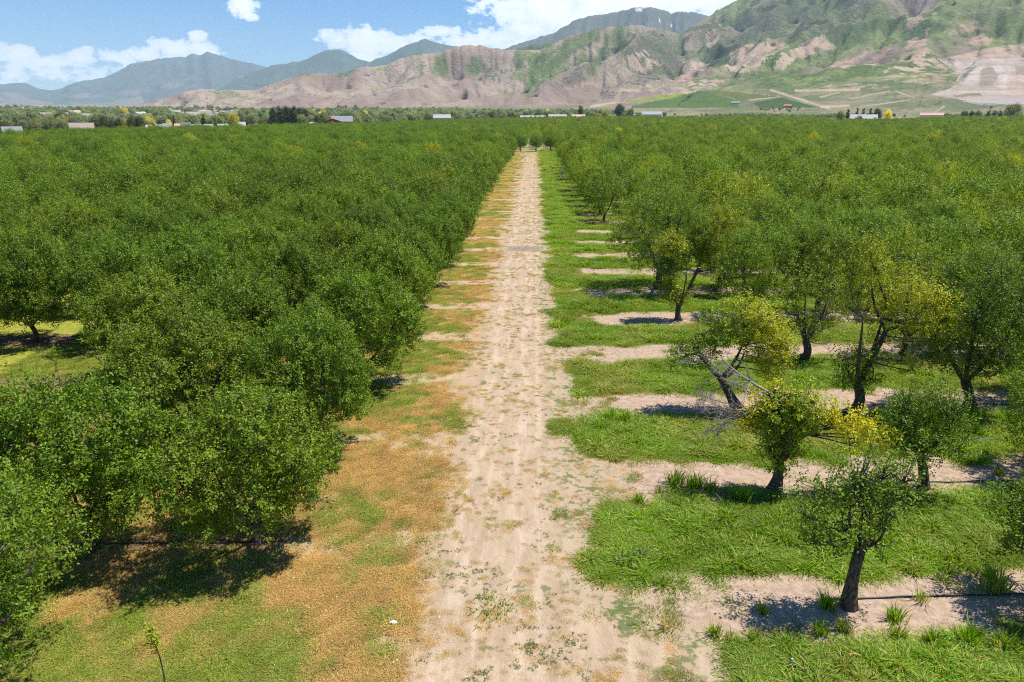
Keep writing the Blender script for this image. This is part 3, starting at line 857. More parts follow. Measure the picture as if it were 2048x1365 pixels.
TUFT = [tuft_mesh(50 + i, h=.42, n=110) for i in range(3)]
THIN = tuft_mesh(60, n=40, h=.42, spread=.12)
LOW = [tuft_mesh(70 + i, n=150, h=.105, spread=.26, w=.0075, la=.3, lb=1.4) for i in range(2)]
WEED = [weed_mesh(80 + i) for i in range(2)]
tufts = [  # px, py of the foot, mesh, scale, tint, label
    (1790, 1240, TUFT[0], 1.0, 0, 'full green grass tuft on bare strip, just right of the knobbly old trunk'),
    (1797, 1272, TUFT[1], .8, .15, 'small yellowish grass tuft just below the full tuft right of knobbly trunk'),
    (1429, 1268, TUFT[2], .75, .1, 'narrow upright green tuft on bare soil at the edge of the dirt track'),
    (1460, 1278, THIN, .6, .4, 'thin dull tuft right of the narrow upright tuft by the track'),
    (1335, 1258, THIN, .9, .8, 'dry brown grass tuft alone on the pale dirt'),
    (1525, 1226, TUFT[0], .7, -.1, 'dark green tuft in the thin shade left of knobbly trunk'),
    (1508, 1278, TUFT[1], .65, .2, 'pale green tuft below the shaded tuft, at the grass lane edge'),
    (1640, 1270, TUFT[2], .9, 0, 'dense green tuft below the knobbly trunk, left side'),
    (1652, 1215, TUFT[0], 1.0, -.05, 'wide dark tuft touching the foot of the knobbly old trunk'),
    (1687, 1262, TUFT[1], .8, .2, 'light tuft directly below the foot of the knobbly old trunk'),
    (1865, 1290, TUFT[2], 1.0, 0, 'tall green tuft, first of three before the right border'),
    (1938, 1285, TUFT[0], 1.15, 0, 'tallest green tuft, middle of three before the right border'),
    (2008, 1292, TUFT[1], 1.0, .05, 'broad green tuft, last of three at the right border'),
    (1843, 1203, THIN, 1.0, .2, 'sparse tuft growing over the black hose in the nearest right row'),
    (1988, 1180, TUFT[2], 1.5, .05, 'tall grass clump in shade at the foot of the right border tree'),
    (1278, 1003, TUFT[0], .75, .1, 'small tuft nearest to the track on the second bare strip'),
    (1357, 1010, TUFT[1], .85, .15, 'low tuft on the second bare strip beside the grass edge'),
    (1317, 985, THIN, .7, .4, 'thin straw tuft between two green tufts on second bare strip'),
    (1350, 968, TUFT[2], 1.3, 0, 'tall green clump at the top edge of the second bare strip'),
    (1390, 975, TUFT[0], 1.25, 0, 'tall paired green clump right of the first one on second strip'),
    (1420, 982, TUFT[1], 1.0, .05, 'green clump left of the dark shade under the bright tree'),
    (1995, 950, TUFT[2], .75, .25, 'lone yellow green tuft on the second strip near the right border'),
    (1485, 1000, TUFT[0], 1.2, -.1, 'dark tuft in the shade left of the bright tree trunk'),
    (1220, 838, TUFT[1], 1.0, -.05, 'leafy dark tuft at the left end of the third bare strip'),
    (1247, 842, TUFT[2], 1.1, 0, 'upright tuft right of the leafy one at third bare strip'),
]
tsrc = {}
for (px, py, me, s, tint, lab) in tufts:
    x, y = at(px, py)
    o = obj('grass_tuft', me, None, (x, y, 0), random.uniform(0, 6.28)); o.scale = (s, s, s * random.uniform(.9, 1.1))
    o['tint'] = float(tint); o['tone'] = 0.0
    tag(o, lab, 'grass tuft', 'grass tufts on the bare strips')
    tsrc.setdefault(me.name, o)
wsrc = []
for i, (px, py, s, lab) in enumerate(((1262, 1120, 1.7, 'pale green leafy weed at the left end of the near grass lane'), (640, 1012, 1.8, 'green leafy weed standing at the edge of the left tree shade'))):
    x, y = at(px, py)
    o = obj('weed_plant', WEED[i], None, (x, y, 0)); o.scale = (s, s, s * 1.6); o['tint'] = 0.0; o['tone'] = 0.15
    tag(o, lab, 'weed', 'leafy weeds'); wsrc.append(o)
lowsrc = []
for i, (px, py, lab) in enumerate(((980, 1215, 'low grey green grass patch in the middle of the near track'), (420, 1325, 'low spreading green patch in the near dry grass on the left'))):
    x, y = at(px, py)
    o = obj('grass_tuft', LOW[i], None, (x, y, 0)); o.scale = (1.6, 1.6, 1.1); o['tint'] = 0.1; o['tone'] = 0.0
    tag(o, lab, 'grass tuft', 'low grass patches'); lowsrc.append(o)


# ---- mass grass: blades of the lanes and of the dry verge
def rows_dist(x, y, r0):
    v = (y - SKEW * x - r0) / ROW
    return np.abs(v - np.floor(v + .5)) * ROW


def sample(n, x0, x1, y0, y1, seed, dens_p=1.6):
    g = np.random.default_rng(seed)
    y = y0 + (y1 - y0) * g.uniform(0, 1, n) ** dens_p
    x = g.uniform(x0, x1, n)
    px, py = proj(x, y, 0 * x)
    ok = (px > -350) & (px < 2500) & (py < 1700)
    return x[ok], y[ok], g


# right lanes
x, y, g = sample(250000, .9, 42, 7, 224, 21, 2.2)
gw = 1 + .0055 * np.maximum(y - 45, 0)
wb = (fbm(x * .9, y * .9, 4, 3) - .5) * 2.0 + (fbm(x * 4, y * 4, 3, 13) - .5) * 1.5
e = rows_dist(x, y, R0) + wb
gate = np.minimum(1.6 + .06 * np.maximum(y - 33, 0), 4.2) + (fbm(x, y, 3, 14) - .5) * 1.4
e = np.where(x < gate, np.maximum(e, np.where(y > 33, 2.5, e)), e)
ok = (g.random(len(x)) < np.maximum(sstep(1.15, 1.85, e) * (1 - .55 * sstep(.56, .68, fbm(x * 1.1, y * 1.1, 4, 45))), .012 * (e > .2))) & (x / gw > 1.9 + (fbm(x * .8, y * .8, 4, 9) - .5) * 2.6 + g.normal(size=len(x)) * .2 + np.where(y < 12.8, 2.1, np.where(y > 33, -.25, .1))) & (g.random(len(x)) < np.where(x > 25, .5, 1) * np.where((y > 110) & (x > 14), .15, 1))
x, y, ed = x[ok], y[ok], (e - 1.2)[ok]; n = len(x)
sc_ = g.uniform(.45, .8, n) * (1 + .012 * y)
lv = g.choice([0, 1, 2, 3], n, p=[.45, .45, .05, .05])
hz = g.uniform(.6, 1.35, n) * (.5 + 1.0 * fbm(x * .4, y * .4, 3, 30)) * np.where(lv > 1, .55, 1) * (.45 + .55 * sstep(0, .5, ed))
scatter('grass', np.stack([x, y, 0 * x], 1), np.stack([sc_ * 1.5, sc_ * 1.5, sc_ * hz], 1), g.uniform(0, 6.28, n), lv,
        lowsrc + [tsrc[TUFT[i].name] for i in range(2)], {'tint': np.clip(g.normal(.03, .07, n) + .25 * sstep(.5, .75, fbm(x * .3, y * .3, 3, 40)), 0, 1), 'tone': g.normal(.0, .08, n) + .5 * (fbm(x * .5, y * .5, 4, 41) - .5)},
        'lush green grass lanes between the tree rows right of the track', 'grass')
print('lane grass', n)
x, y, g = sample(42000, .2, 3.4, 9, 200, 26, 2.0)
ok = g.random(len(x)) < sstep(.5, .68, fbm(x * .8, y * .6, 4, 91) + .07 * (x - 2.0)) * np.where(y < 13, .15, .6) * np.where((rows_dist(x, y, R0) < 1.4) & (y < 33), .12, 1) * (x > .5 + .006 * y)
x, y = x[ok], y[ok]; n = len(x); s = g.uniform(.35, .8, n) * (1 + .006 * y)
scatter('grass', np.stack([x, y, 0 * x], 1), np.stack([s, s, s * g.uniform(.4, .8, n)], 1), g.uniform(0, 6.28, n), g.integers(0, 2, n), lowsrc,
        {'tint': np.clip(g.normal(.2, .15, n), 0, 1), 'tone': g.normal(-.12, .12, n)}, 'thin ragged green grass along the right edge of the track', 'grass')
# left verge + orchard floor + track weeds: low patches, straw to green
x, y, g = sample(150000, -24, 3.2, 8, 220, 22, 2.2)
gr = fbm(x * .35, y * .35, 4, 60) + .5 * (fbm(x * 2, y * 2, 3, 61) - .5)
green = sstep(.485, .585, gr + .45 * (fbm(x * 5, y * 5, 2, 63) - .5) + .5 * (fbm(x * 1.3, y * 1.3, 2, 64) - .5) + .02 * (-x - 5))
tr = (x > -2.7)
xe = x / (1 + .0055 * np.maximum(y - 45, 0)) + 3.2 * (fbm(x * .9, y * .9, 3, 71) - .5)
p = .85 - .79 * sstep(-3.8, -2.0, xe) + np.where(x > -2.6, .42 * (fbm(x * 1.3, y * 1.3, 3, 70) > .62), 0)
p = np.where(rows_dist(x, y, L0) + (fbm(x * 1.5, y * 1.5, 3, 66) - .5) < np.where(y > 22, .75, .55), p * np.where(y > 22, .12, .3), p)
ok = (g.random(len(x)) < p) & ~((y > 100) & (x < -9.5))
x, y, green, tr = x[ok], y[ok], green[ok], tr[ok]; n = len(x)
s = g.uniform(.5, 1.05, n) * np.where(tr, .5, 1) * (1 + .008 * np.maximum(y - 40, 0))
scatter('dry_grass', np.stack([x, y, 0 * x], 1), np.stack([s, s, s * g.uniform(.35, .8, n)], 1), g.uniform(0, 6.28, n), g.integers(0, 2, n), lowsrc,
        {'tint': np.clip(.95 - .72 * green + g.normal(0, .16, n), 0.05, 1), 'tone': g.normal(.02, .16, n)}, 'short dry straw and green grass beside and under the left trees', 'grass')
print('dry grass', n)
x, y, g = sample(22000, -7, 4.5, 9, 80, 23, 1.8)
band = np.exp(-((x + 1.0 + .4 * (fbm(0 * x, y * .25, 2, 83) - .5)) / .3) ** 2) + .7 * np.exp(-((x - .5) / .35) ** 2)
ok = ((fbm(x * .9, y * .9, 3, 80) + .10 * band) > .57) & (g.random(len(x)) < .3 + .4 * band)
x, y = x[ok], y[ok]; n = len(x); s = g.uniform(.15, .42, n)
scatter('weeds', np.stack([x, y, 0 * x], 1), np.stack([s, s, s * .8], 1), g.uniform(0, 6.28, n), g.integers(0, 2, n), wsrc,
        {'tint': np.clip(g.normal(.12, .15, n), 0, 1), 'tone': g.normal(-.05, .12, n)}, 'low leafy weeds scattered over the track and its edges', 'weeds')

# ------------------------------------------------------------------ hoses, litter, box, saplings
M['hose'] = plain('hose_black', (.02, .02, .022), .45, .4, .2, 3)


def hose(p0, p1, label, seed):
    g = np.random.default_rng(seed)
    n = 40
    t = np.linspace(0, 1, n)
    x = p0[0] + (p1[0] - p0[0]) * t; y = p0[1] + (p1[1] - p0[1]) * t + np.cumsum(g.normal(size=n)) * .012
    mb = MB(); mb.tube(np.stack([x, y, .03 + .012 * np.sin(t * 40)], 1), np.full(n, .021), 7)
    o = obj('irrigation_hose', mb.mesh('irrigation_hose', M['hose'], True)); tag(o, label, 'hose', 'irrigation hoses along the tree rows')


p = at(1655, 1201); hose(p, (p[0] + 9, p[1] + SKEW * 9 + .1), 'black hose on bare soil beside the knobbly old trunk, nearest right row', 1)
p = at(1852, 966); hose(p, (p[0] + 8, p[1] + SKEW * 8), 'black hose starting at the small round tree, second right row', 2)
p = at(1715, 812); hose(p, (p[0] + 14, p[1] + SKEW * 14), 'black hose beside the tall forked tree, third right row', 3)
p = at(575, 1083); hose((p[0] - 8, p[1] - SKEW * 8), p, 'black hose in deep shade under the nearest left trees', 4)
p = at(1420, 1028); q = at(1330, 1035)
mb = MB(); dead_twigs(mb, np.random.default_rng(3), (p[0], p[1] + .5, .03), (-1, .05, 0.02), 1.2, .02, 1)
tag(obj('fallen_branch', mb.mesh('fallen_branch', M['dead'], True)), 'thin grey fallen branch lying on the second bare strip', 'branch')

M['plastic'] = plain('white_plastic', (.82, .84, .86), .35, .5, .05, 8)
bl, tt, bb, oo = new_mat('clear_plastic')
bb.inputs['Base Color'].default_value = (.55, .75, .85, 1); bb.inputs['Roughness'].default_value = .12; bb.inputs['Transmission Weight'].default_value = .6; bb.inputs['Specular IOR Level'].default_value = .5
M['clear'] = bl
x, y = at(1583, 1333)
bo = empty('plastic_bottle', (x, y, 0)); tag(bo, 'small clear blue plastic bottle standing in the near right grass', 'bottle')
bo.rotation_euler = (.12, -.1, 0)
mb = MB(); mb.lathe([(.001, .0), (.036, .002), (.038, .02), (.036, .06), (.038, .08), (.036, .11), (.037, .14), (.03, .17), (.014, .195), (.014, .205)], 14); obj('body', mb.mesh('body', M['clear'], True), bo)
mb = MB(); mb.lathe([(.001, .204), (.017, .205), (.017, .222), (.015, .225)], 12); obj('cap', mb.mesh('cap', M['plastic'], True), bo)
x, y = at(787, 1247)
g = np.random.default_rng(9)
n = 14; th = np.arange(n) * 2 * PI / n
vv = [(0, 0, .07)]; ff = []
for k, rr_ in enumerate((.05, .1, .14)):
    for a in th: vv.append((rr_ * math.cos(a) * 1.3, rr_ * math.sin(a) * .7, .07 - .02 * k + g.normal() * .016))
for i in range(n): ff.append((0, 1 + i, 1 + (i + 1) % n, -1))
for k in range(2):
    for i in range(n): ff.append((1 + k * n + i, 1 + (k + 1) * n + i, 1 + (k + 1) * n + (i + 1) % n, 1 + k * n + (i + 1) % n))
o = obj('litter', np_mesh('litter', np.array(vv) * .5, ff, [M['plastic']]), None, (x, y, .02)); tag(o, 'crumpled white plastic scrap lying in dry grass left of the track', 'litter')
g = np.random.default_rng(31)
mb = MB()
for i in range(70):
    px, py = g.uniform(420, 960), g.uniform(960, 1340)
    x, y = at(px, py); s = g.uniform(.008, .02)
    th = g.uniform(0, 6.28, 5); th.sort()
    ring = np.stack([x + s * np.cos(th) * 1.4, y + s * np.sin(th), np.full(5, .035)], 1)
    mb.add(np.concatenate([ring, [[x, y, .035 + s]]]), [(k, (k + 1) % 5, 5, -1) for k in range(5)])
tag(obj('pebbles', mb.mesh('pebbles', M['plastic'])), 'tiny white pebbles and flower heads scattered over the dry grass', 'pebbles', kind='stuff')

# utility box on its post
M['steel'] = plain('grey_steel', (.42, .45, .48), .5, .4, .08, 4)
M['white'] = plain('white_paint', (.80, .80, .78), .6, .3, .06, 4)
x, y = at(1123.5, 363)
ub = empty('utility_box', (x, y, 0)); tag(ub, 'small grey metal box with white top on a thin post beside the track', 'utility box')
mb = MB(); mb.tube([(0, 0, -.1), (0, 0, .5), (0, 0, 1.0)], [.045, .045, .045], 8); obj('post', mb.mesh('post', M['steel'], True), ub)
mb = MB(); mb.box(-.2, .2, -.13, .13, 1.0, 1.75); obj('cabinet', mb.mesh('cabinet', M['steel']), ub)
mb = MB(); mb.box(-.17, .17, -.145, -.132, 1.04, 1.70); mb.box(.1, .13, -.16, -.146, 1.34, 1.42); obj('door', mb.mesh('door', M['steel']), ub)
mb = MB(); mb.box(-.23, .23, -.16, .16, 1.752, 1.86); obj('cover', mb.mesh('cover', M['white']), ub)


def sapling(px, py, h, seed, label, tint):
    x, y = at(px, py); g = np.random.default_rng(seed)
    t = empty('sapling', (x, y, 0), 0); tag(t, label, 'sapling', 'young replacement saplings')
    mb = MB(); mb.tube(curve((0, 0, -.02), (-.05, 0, h * .8), (.04, 0, 0), 6), np.linspace(.018, .008, 6), 6)
    base = []; d = []
    for i in range(26):
        z = h * g.uniform(.55, .95); b = np.array([-.05 * z / h, 0, z]); v = np.array([g.normal() * .6, g.normal() * .6, g.uniform(.2, 1)]); v *= h * .14 / np.linalg.norm(v)
        base.append(b); d.append(v); mb.tube(curve(b, b + v, (0, 0, 0), 3), [.006, .004, .002], 3)
    obj('trunk', mb.mesh('trunk', M['bark'], True), t)
    v, f, n = leaves_at(g, np.array(base), np.array(d), 9, .07, .04, .03)
    c = obj('crown', np_mesh('crown', v, f, [M['leaf']], False, {'lr': g.uniform(.4, 1, n), 'yl': g.uniform(0, .2, n)}), t); c['tint'] = tint * .6; c['tone'] = 0.0


sapling(330, 1372, 1.45, 5, 'thin yellow green sapling in the dry grass at the bottom border', .35)
sapling(121, 772, 1.65, 6, 'thin young green sapling in the sunny gap between left trees', .1)

# ------------------------------------------------------------------ mountains
def erode(z, r, dth, dr, w, iters=18, drops=26000, steps=70, K=.9, seed=0):
    g = np.random.default_rng(seed)
    nr, nc = z.shape
    acc_t = np.zeros_like(z)
    for it in range(iters):
        gr = np.gradient(z, dr, axis=0); ga = np.gradient(z, axis=1) / (r[:, None] * dth)
        nrm = np.hypot(gr, ga) + 1e-6
        step = dr * 1.1
        di = -gr / nrm * step / dr; dj = -ga / nrm * step / (r[:, None] * dth)
        i = g.uniform(0, nr - 1.01, drops); j = g.uniform(0, nc - 1.01, drops)
        acc = np.zeros(nr * nc)
        for s in range(steps):
            ii = np.rint(i).astype(int); jj = np.rint(j).astype(int); q = ii * nc + jj
            acc += np.bincount(q, minlength=nr * nc)
            i = np.clip(i + di.ravel()[q] + g.normal(size=drops) * .12, 0, nr - 1.01); j = np.clip(j + dj.ravel()[q] + g.normal(size=drops) * .12, 0, nc - 1.01)
        acc = acc.reshape(nr, nc)
        a = acc.copy()
        a[:, 1:-1] = (acc[:, :-2] + 2 * acc[:, 1:-1] + acc[:, 2:]) / 4
        a[1:-1] = (a[:-2] + 2 * a[1:-1] + a[2:]) / 4
        acc_t += a
        z = z - K * np.minimum(np.sqrt(a), 12) * np.minimum(nrm, .9) * w
        lap = np.zeros_like(z)
        lap[1:-1, 1:-1] = (z[:-2, 1:-1] + z[2:, 1:-1] + z[1:-1, :-2] + z[1:-1, 2:] - 4 * z[1:-1, 1:-1])
        z = z + .07 * lap * w
    return z, acc_t / iters


def mountain_mat(name, shrub, sscale, amount):
    m, t, b, out = new_mat(name)
    pos = t.n('ShaderNodeNewGeometry').outputs['Position']
    c = t.attr('vcol', 'GEOMETRY', 'Color'); v = t.attr('shrub')
    n1 = t.noise(pos, sscale * .35, 5, .65); n2 = t.noise(pos, sscale * 1.6, 4, .7)
    k = t.m('MULTIPLY_ADD', n1, .7, .65)
    cmb = t.n('ShaderNodeCombineColor')
    for i in range(3): t.put(cmb.inputs[i], k)
    c = t.mix(1.0, c, cmb.outputs[0], 'MULTIPLY')
    th = t.m('SUBTRACT', .66, t.m('MULTIPLY', v, .25))
    mk = t.m('MULTIPLY', t.ss(-.02, .03, t.m('SUBTRACT', t.m('MULTIPLY_ADD', n2, .75, t.m('MULTIPLY', n1, .25)), th)), amount)
    c = t.mix(mk, c, shrub)
    t.put(b.inputs['Base Color'], c)
    b.inputs['Roughness'].default_value = 1.0; b.inputs['Specular IOR Level'].default_value = .0
    bp = t.n('ShaderNodeBump'); bp.inputs['Strength'].default_value = .8; bp.inputs['Distance'].default_value = 13.0
    t.put(bp.inputs['Height'], t.m('ADD', n1, t.m('MULTIPLY', n2, .5))); t.L.new(bp.outputs[0], b.inputs['Normal'])
    return m


def inpoly(px, py, poly):
    x = px; y = py; c = np.zeros(px.shape, bool)
    n = len(poly); j = n - 1
    for i in range(n):
        xi, yi = poly[i]; xj, yj = poly[j]
        c ^= ((yi > y) != (yj > y)) & (x < (xj - xi) * (y - yi) / (yj - yi + 1e-9) + xi)
        j = i
    return c


def ell(px, py, cx, cy, a, b, ang=0, soft=.5):
    q = R(ang); dx = px - cx; dy = py - cy
    u = (dx * math.cos(q) + dy * math.sin(q)) / a; v = (-dx * math.sin(q) + dy * math.cos(q)) / b
    return 1 - sstep(1 - soft, 1 + soft * .5, np.hypot(u, v))


def crest_fn(lst):
    A = []; T = []; RR = []
    for (x, y, r) in lst:
        d = ray(x, y); h = math.hypot(d[0], d[1])
        A.append(math.atan2(d[0], d[1])); T.append(d[2] / h); RR.append(r)
    A = np.array(A); T = np.array(T); RR = np.array(RR)
    return lambda az: (np.interp(az, A, T), np.interp(az, A, RR))


GRIDS = []


def near_z(x, y):
    az, r, z = GRIDS[0]
    x = np.asarray(x, float); y = np.asarray(y, float)
    a = (np.arctan2(x, y) - az[0]) / (az[1] - az[0]); b = (np.hypot(x, y) - r[0]) / (r[1] - r[0])
    ok = (a > 0) & (a < len(az) - 1.01) & (b > 0) & (b < len(r) - 1.01)
    a = np.clip(a, 0, len(az) - 1.01); b = np.clip(b, 0, len(r) - 1.01)
    i = b.astype(int); j = a.astype(int); fi = b - i; fj = a - j
    v = (z[i, j] * (1 - fi) + z[i + 1, j] * fi) * (1 - fj) + (z[i, j + 1] * (1 - fi) + z[i + 1, j + 1] * fi) * fj
    return np.where(ok, v, -50)


def land_z(x, y): return np.maximum(ground_z(x, y), near_z(x, y))


def hit_r(px, py):
    for r in np.arange(1200, 5200, 12.0):
        x, y, z = at_r(px, py, r)
        if float(land_z(x, y)) >= z: return r
    return 3000.0


def make_range(name, crest, base_r, az0, az1, nc, r0, r1, nr, label, colour, mat, iters, K, amp, wl, seed, tail=1.3, S=(.45, .55), rough=.010, drops=26000):
    az = np.linspace(az0, az1, nc); r = np.linspace(r0, r1, nr)
    dth = az[1] - az[0]; dr = r[1] - r[0]
    tc, rc = crest(az)
    # small teeth on the skyline
    tc = tc + (fbm(az * 160, 0 * az + seed, 4, seed) - .5) * rough * .35 * np.clip(tc / .08, .15, 1)
    hpx, _ = proj(np.sin(az) * 1000, np.cos(az) * 1000, np.full(nc, 11.0))
    rb = np.interp(hpx, [b[0] for b in base_r], [b[1] for b in base_r])
    zc = H + rc * tc
    Rg, Ag = np.meshgrid(r, az, indexing='ij')
    Xg = Rg * np.sin(Ag); Yg = Rg * np.cos(Ag)
    zb = ground_z(rb * np.sin(az), rb * np.cos(az))
    t = (Rg - rb) / (rc - rb)
    tt = np.clip(t, 0, 1)
    s = S[0] * tt + S[1] * tt * tt
    z = zb + (zc - zb) * s
    back = np.clip(t - 1, 0, 3)
    z = z - (zc - zb) * (back * tail * .5 + back ** 2 * .4)
    z = np.where(t < 0, zb + (Rg - rb) * .02 - 3, z)
    env = sstep(.12, .45, t) * (1 - sstep(.86, 1.0, t)) + .35 * sstep(1.02, 1.3, t)
    ac = Xg * .84 - Yg * .54; al = Xg * .54 + Yg * .84
    wq = (fbm(Xg / wl * .7, Yg / wl * .7, 3, seed + 5) - .5) * 1.2
    nz = 1 - np.abs(2 * fbm(ac / wl + 40 + wq, al / (wl * 2.3) + wq, 6, seed + 1, .5) - 1)
    nz2_ = 1 - np.abs(2 * fbm(ac / (wl * .42) + 11, al / (wl * .9), 4, seed + 8, .5) - 1)
    z0 = z + env * amp * ((nz - .8) + .3 * (nz2_ - .8)) * np.clip((zc - zb)[None] / 300, .55, 1.05) * np.interp(hpx, [0, 1100, 1400, 2048], [1.0, .95, .9, .8])[None]
    z0 = z0 + env * 7.0 * (fbm(Xg / 45, Yg / 45, 4, seed + 31, .6) - .5) * min(1.5, wl / 300) * 2
    w = sstep(.06, .25, t) * (1 - sstep(.93, 1.0, t)) * np.clip((zc - zb)[None] / 250, .7, 1.2)
    z1, acc = erode(z0, r, dth, dr, w, iters, drops, 70, K, seed)
    # never let the body rise above its own skyline
    lim = H + (tc[None] * Rg)
    z1 = np.where(t < 1, np.minimum(z1, np.where(t > .2, lim - (1 - tt) * 2, z1)), z1)
    px, py = proj(Xg, Yg, z1)
    gull = sstep(1.4, 3.3, np.log1p(acc * 26000 / drops))
    lapl = np.zeros_like(z1); lapl[1:-1, 1:-1] = (z1[:-2, 1:-1] + z1[2:, 1:-1] + z1[1:-1, :-2] + z1[1:-1, 2:] - 4 * z1[1:-1, 1:-1])
    GRIDS.append((az, r, z1))
    col, shrub = colour(px, py, Xg, Yg, z1, t, gull, lapl)
    V = np.stack([Xg, Yg, z1], 2).reshape(-1, 3)
    i = np.arange(nr - 1)[:, None] * nc; j = np.arange(nc - 1)[None]
    Fq = np.stack([i + j, i + j + 1, i + nc + j + 1, i + nc + j], 2).reshape(-1, 4)[:, ::-1]
    me = np_mesh(name, V, Fq, [mat], True, vattr={'shrub': shrub.ravel()}, vcol=col.reshape(-1, 3))
    return tag(obj(name, me), label, 'mountains', kind='structure')


def C(*a): return np.array(a, float)


def lerp(c, k, d): return c * (1 - k[..., None]) + np.asarray(d) * k[..., None]


def near_colour(px, py, X, Y, z, t, gull, lapl):
    n1 = fbm(X / 260, Y / 260, 5, 3); n2 = fbm(X / 70, Y / 70, 4, 9); n3 = fbm(X / 900, Y / 900, 3, 12)
    wx = px + (n2 - .5) * 26 + (n1 - .5) * 26; wy = py + (n2 - .5) * 16 + (fbm(X / 90 + 9, Y / 90, 3, 33) - .5) * 14
    brown = lerp(np.broadcast_to(C(.25, .188, .150), px.shape + (3,)).copy(), sstep(.35, .65, n1), C(.335, .265, .21))
    green = lerp(np.broadcast_to(C(.105, .145, .052), px.shape + (3,)).copy(), sstep(.35, .65, n2), C(.19, .215, .09))
    grey = lerp(np.broadcast_to(C(.14, .13, .11), px.shape + (3,)).copy(), sstep(.3, .7, n2), C(.22, .19, .155))
    # share of green: none on the left hills, most on the big right mountain
    g = np.interp(wx, [0, 500, 1000, 1100, 1350, 1500, 2048], [.10, .16, .22, .36, .46, .84, .95])
    gm = sstep(.38, .62, g * .62 + (n1 - .5) * .9 + (n2 - .5) * .5 + .22 * gull + .10)
    c = lerp(brown, gm, green)
    c = lerp(c, np.clip(gull * .9 * sstep(.35, .55, n2 + .12), 0, 1) * sstep(.1, .3, t), C(.105, .145, .055))
    shrub = np.clip(.22 + .4 * gull + .5 * (n1 - .4) + .12 * gm, 0, 1)
    # green flanks on the left hills
    for e in ((640, 118, 70, 10, -32), (880, 128, 16, 26, 10), (700, 132, 46, 12, -40), (1040, 118, 13, 20, 15), (945, 130, 18, 22, 30), (1175, 75, 60, 15, -30), (1240, 75, 18, 34, 15), (1080, 142, 14, 70, 25), (1120, 120, 14, 60, 30), (1200, 115, 12, 60, 28), (790, 110, 18, 10, -30)):
        k = ell(wx, wy, *e); c = lerp(c, k * .85, C(.115, .155, .055)); shrub = np.maximum(shrub, k * .6)
    # dark scrub rock faces
    for e in ((1330, 95, 60, 40, 35), (1270, 105, 46, 40, -20), (1150, 150, 60, 18, -35), (990, 145, 30, 20, 20), (1500, 55, 70, 26, -45), (1440, 110, 100, 14, -35), (1560, 30, 60, 40, -30), (1640, 40, 60, 34, 20), (1700, 15, 46, 30, 50), (1420, 60, 40, 40, -50), (1300, 150, 60, 20, -25)):
        k = ell(wx, wy, *e, .9); c = lerp(c, k * .6, grey); shrub = np.clip(shrub + k * .45, 0, 1)
    # bare rust scars on the right mountain
    n4 = fbm(X / 26, Y / 26, 4, 55)
    vx, vy = px + (n2 - .5) * 16 + (n4 - .5) * 16, py + (fbm(X / 60 + 9, Y / 60, 4, 33) - .5) * 12 + (n4 - .5) * 8
    rust = lerp(np.broadcast_to(C(.36, .255, .185), px.shape + (3,)).copy(), sstep(.4, .7, n1), C(.43, .325, .245))
    for poly, lo_ in (([(1348, 162), (1372, 127), (1420, 126), (1402, 141), (1365, 167)], .1), ([(1446, 138), (1470, 102), (1500, 90), (1560, 76), (1574, 95), (1545, 111), (1510, 141), (1480, 147)], .36), ([(1546, 132), (1560, 112), (1632, 76), (1645, 68), (1670, 96), (1640, 101), (1600, 119), (1560, 140)], .32),
                      ([(1655, 138), (1690, 112), (1752, 94), (1730, 118), (1690, 138)], .46), ([(1728, 136), (1750, 112), (1795, 88), (1770, 115), (1745, 138)], .44), ([(1800, 122), (1826, 62), (1862, 54), (1846, 82), (1866, 102), (1838, 124)], .42), ([(1925, 88), (1958, 64), (1992, 82), (1975, 92)], .3), ([(1760, 160), (1790, 122), (1930, 118), (1925, 158), (1880, 176)], .52),
                      ([(1330, 178), (1400, 160), (1460, 162), (1420, 178)], .48), ([(1210, 186), (1300, 170), (1330, 176), (1240, 190)], .44), ([(1120, 178), (1190, 158), (1200, 168), (1150, 182)], .42), ([(1900, 70), (1900, 40), (1960, 40), (1960, 60)], .5), ([(1800, 50), (1860, 20), (1880, 28), (1820, 58)], .48), ([(1420, 100), (1400, 80), (1440, 50), (1450, 70)], .5), ([(1240, 120), (1290, 100), (1330, 130), (1290, 150)], .5), ([(1640, 178), (1700, 168), (1780, 172), (1760, 182)], .45)):
        k = inpoly(vx, vy, poly) * sstep(lo_ - .07, lo_ + .05, n4); c = lerp(c, k * .93, rust); shrub = shrub * (1 - .5 * k)
    # alluvial apron: grey green sage with sandy lines
    ap = (1 - sstep(.09, .2, t)) * sstep(560, 760, px)
    c = lerp(c, ap * .8, lerp(np.broadcast_to(C(.15, .165, .095), px.shape + (3,)).copy(), sstep(.45, .7, n2), C(.25, .215, .15)))
    tan_ = (1 - sstep(.1, .3, t)) * (1 - sstep(480, 640, px))
    c = lerp(c, tan_ * .8, C(.34, .275, .175)); shrub = shrub * (1 - .45 * tan_)
    shrub = shrub * (1 - .25 * ap)
    for (x0, y0, x1, y1, wd) in ((1180, 214, 1330, 192, 3), (1330, 192, 1400, 183, 3), (1330, 192, 1376, 214, 1.6), (1420, 185, 1470, 198, 1.5), (1440, 182, 1540, 192, 1.8), (1540, 180, 1660, 218, 2.4), (1590, 182, 1720, 180, 3), (1700, 198, 1780, 183, 1.6), (1720, 214, 1820, 200, 1.2), (1790, 182, 1830, 196, 1.6), (1640, 195, 1680, 185, 1.2), (1870, 225, 1890, 212, 1.6), (1500, 200, 1560, 193, 1.6), (1640, 214, 1700, 212, 3)):
        L = math.hypot(x1 - x0, y1 - y0); ux, uy = (x1 - x0) / L, (y1 - y0) / L
        q = (px - x0) * ux + (py - y0) * uy; d = np.abs(-(px - x0) * uy + (py - y0) * ux) + (n2 - .5) * 3
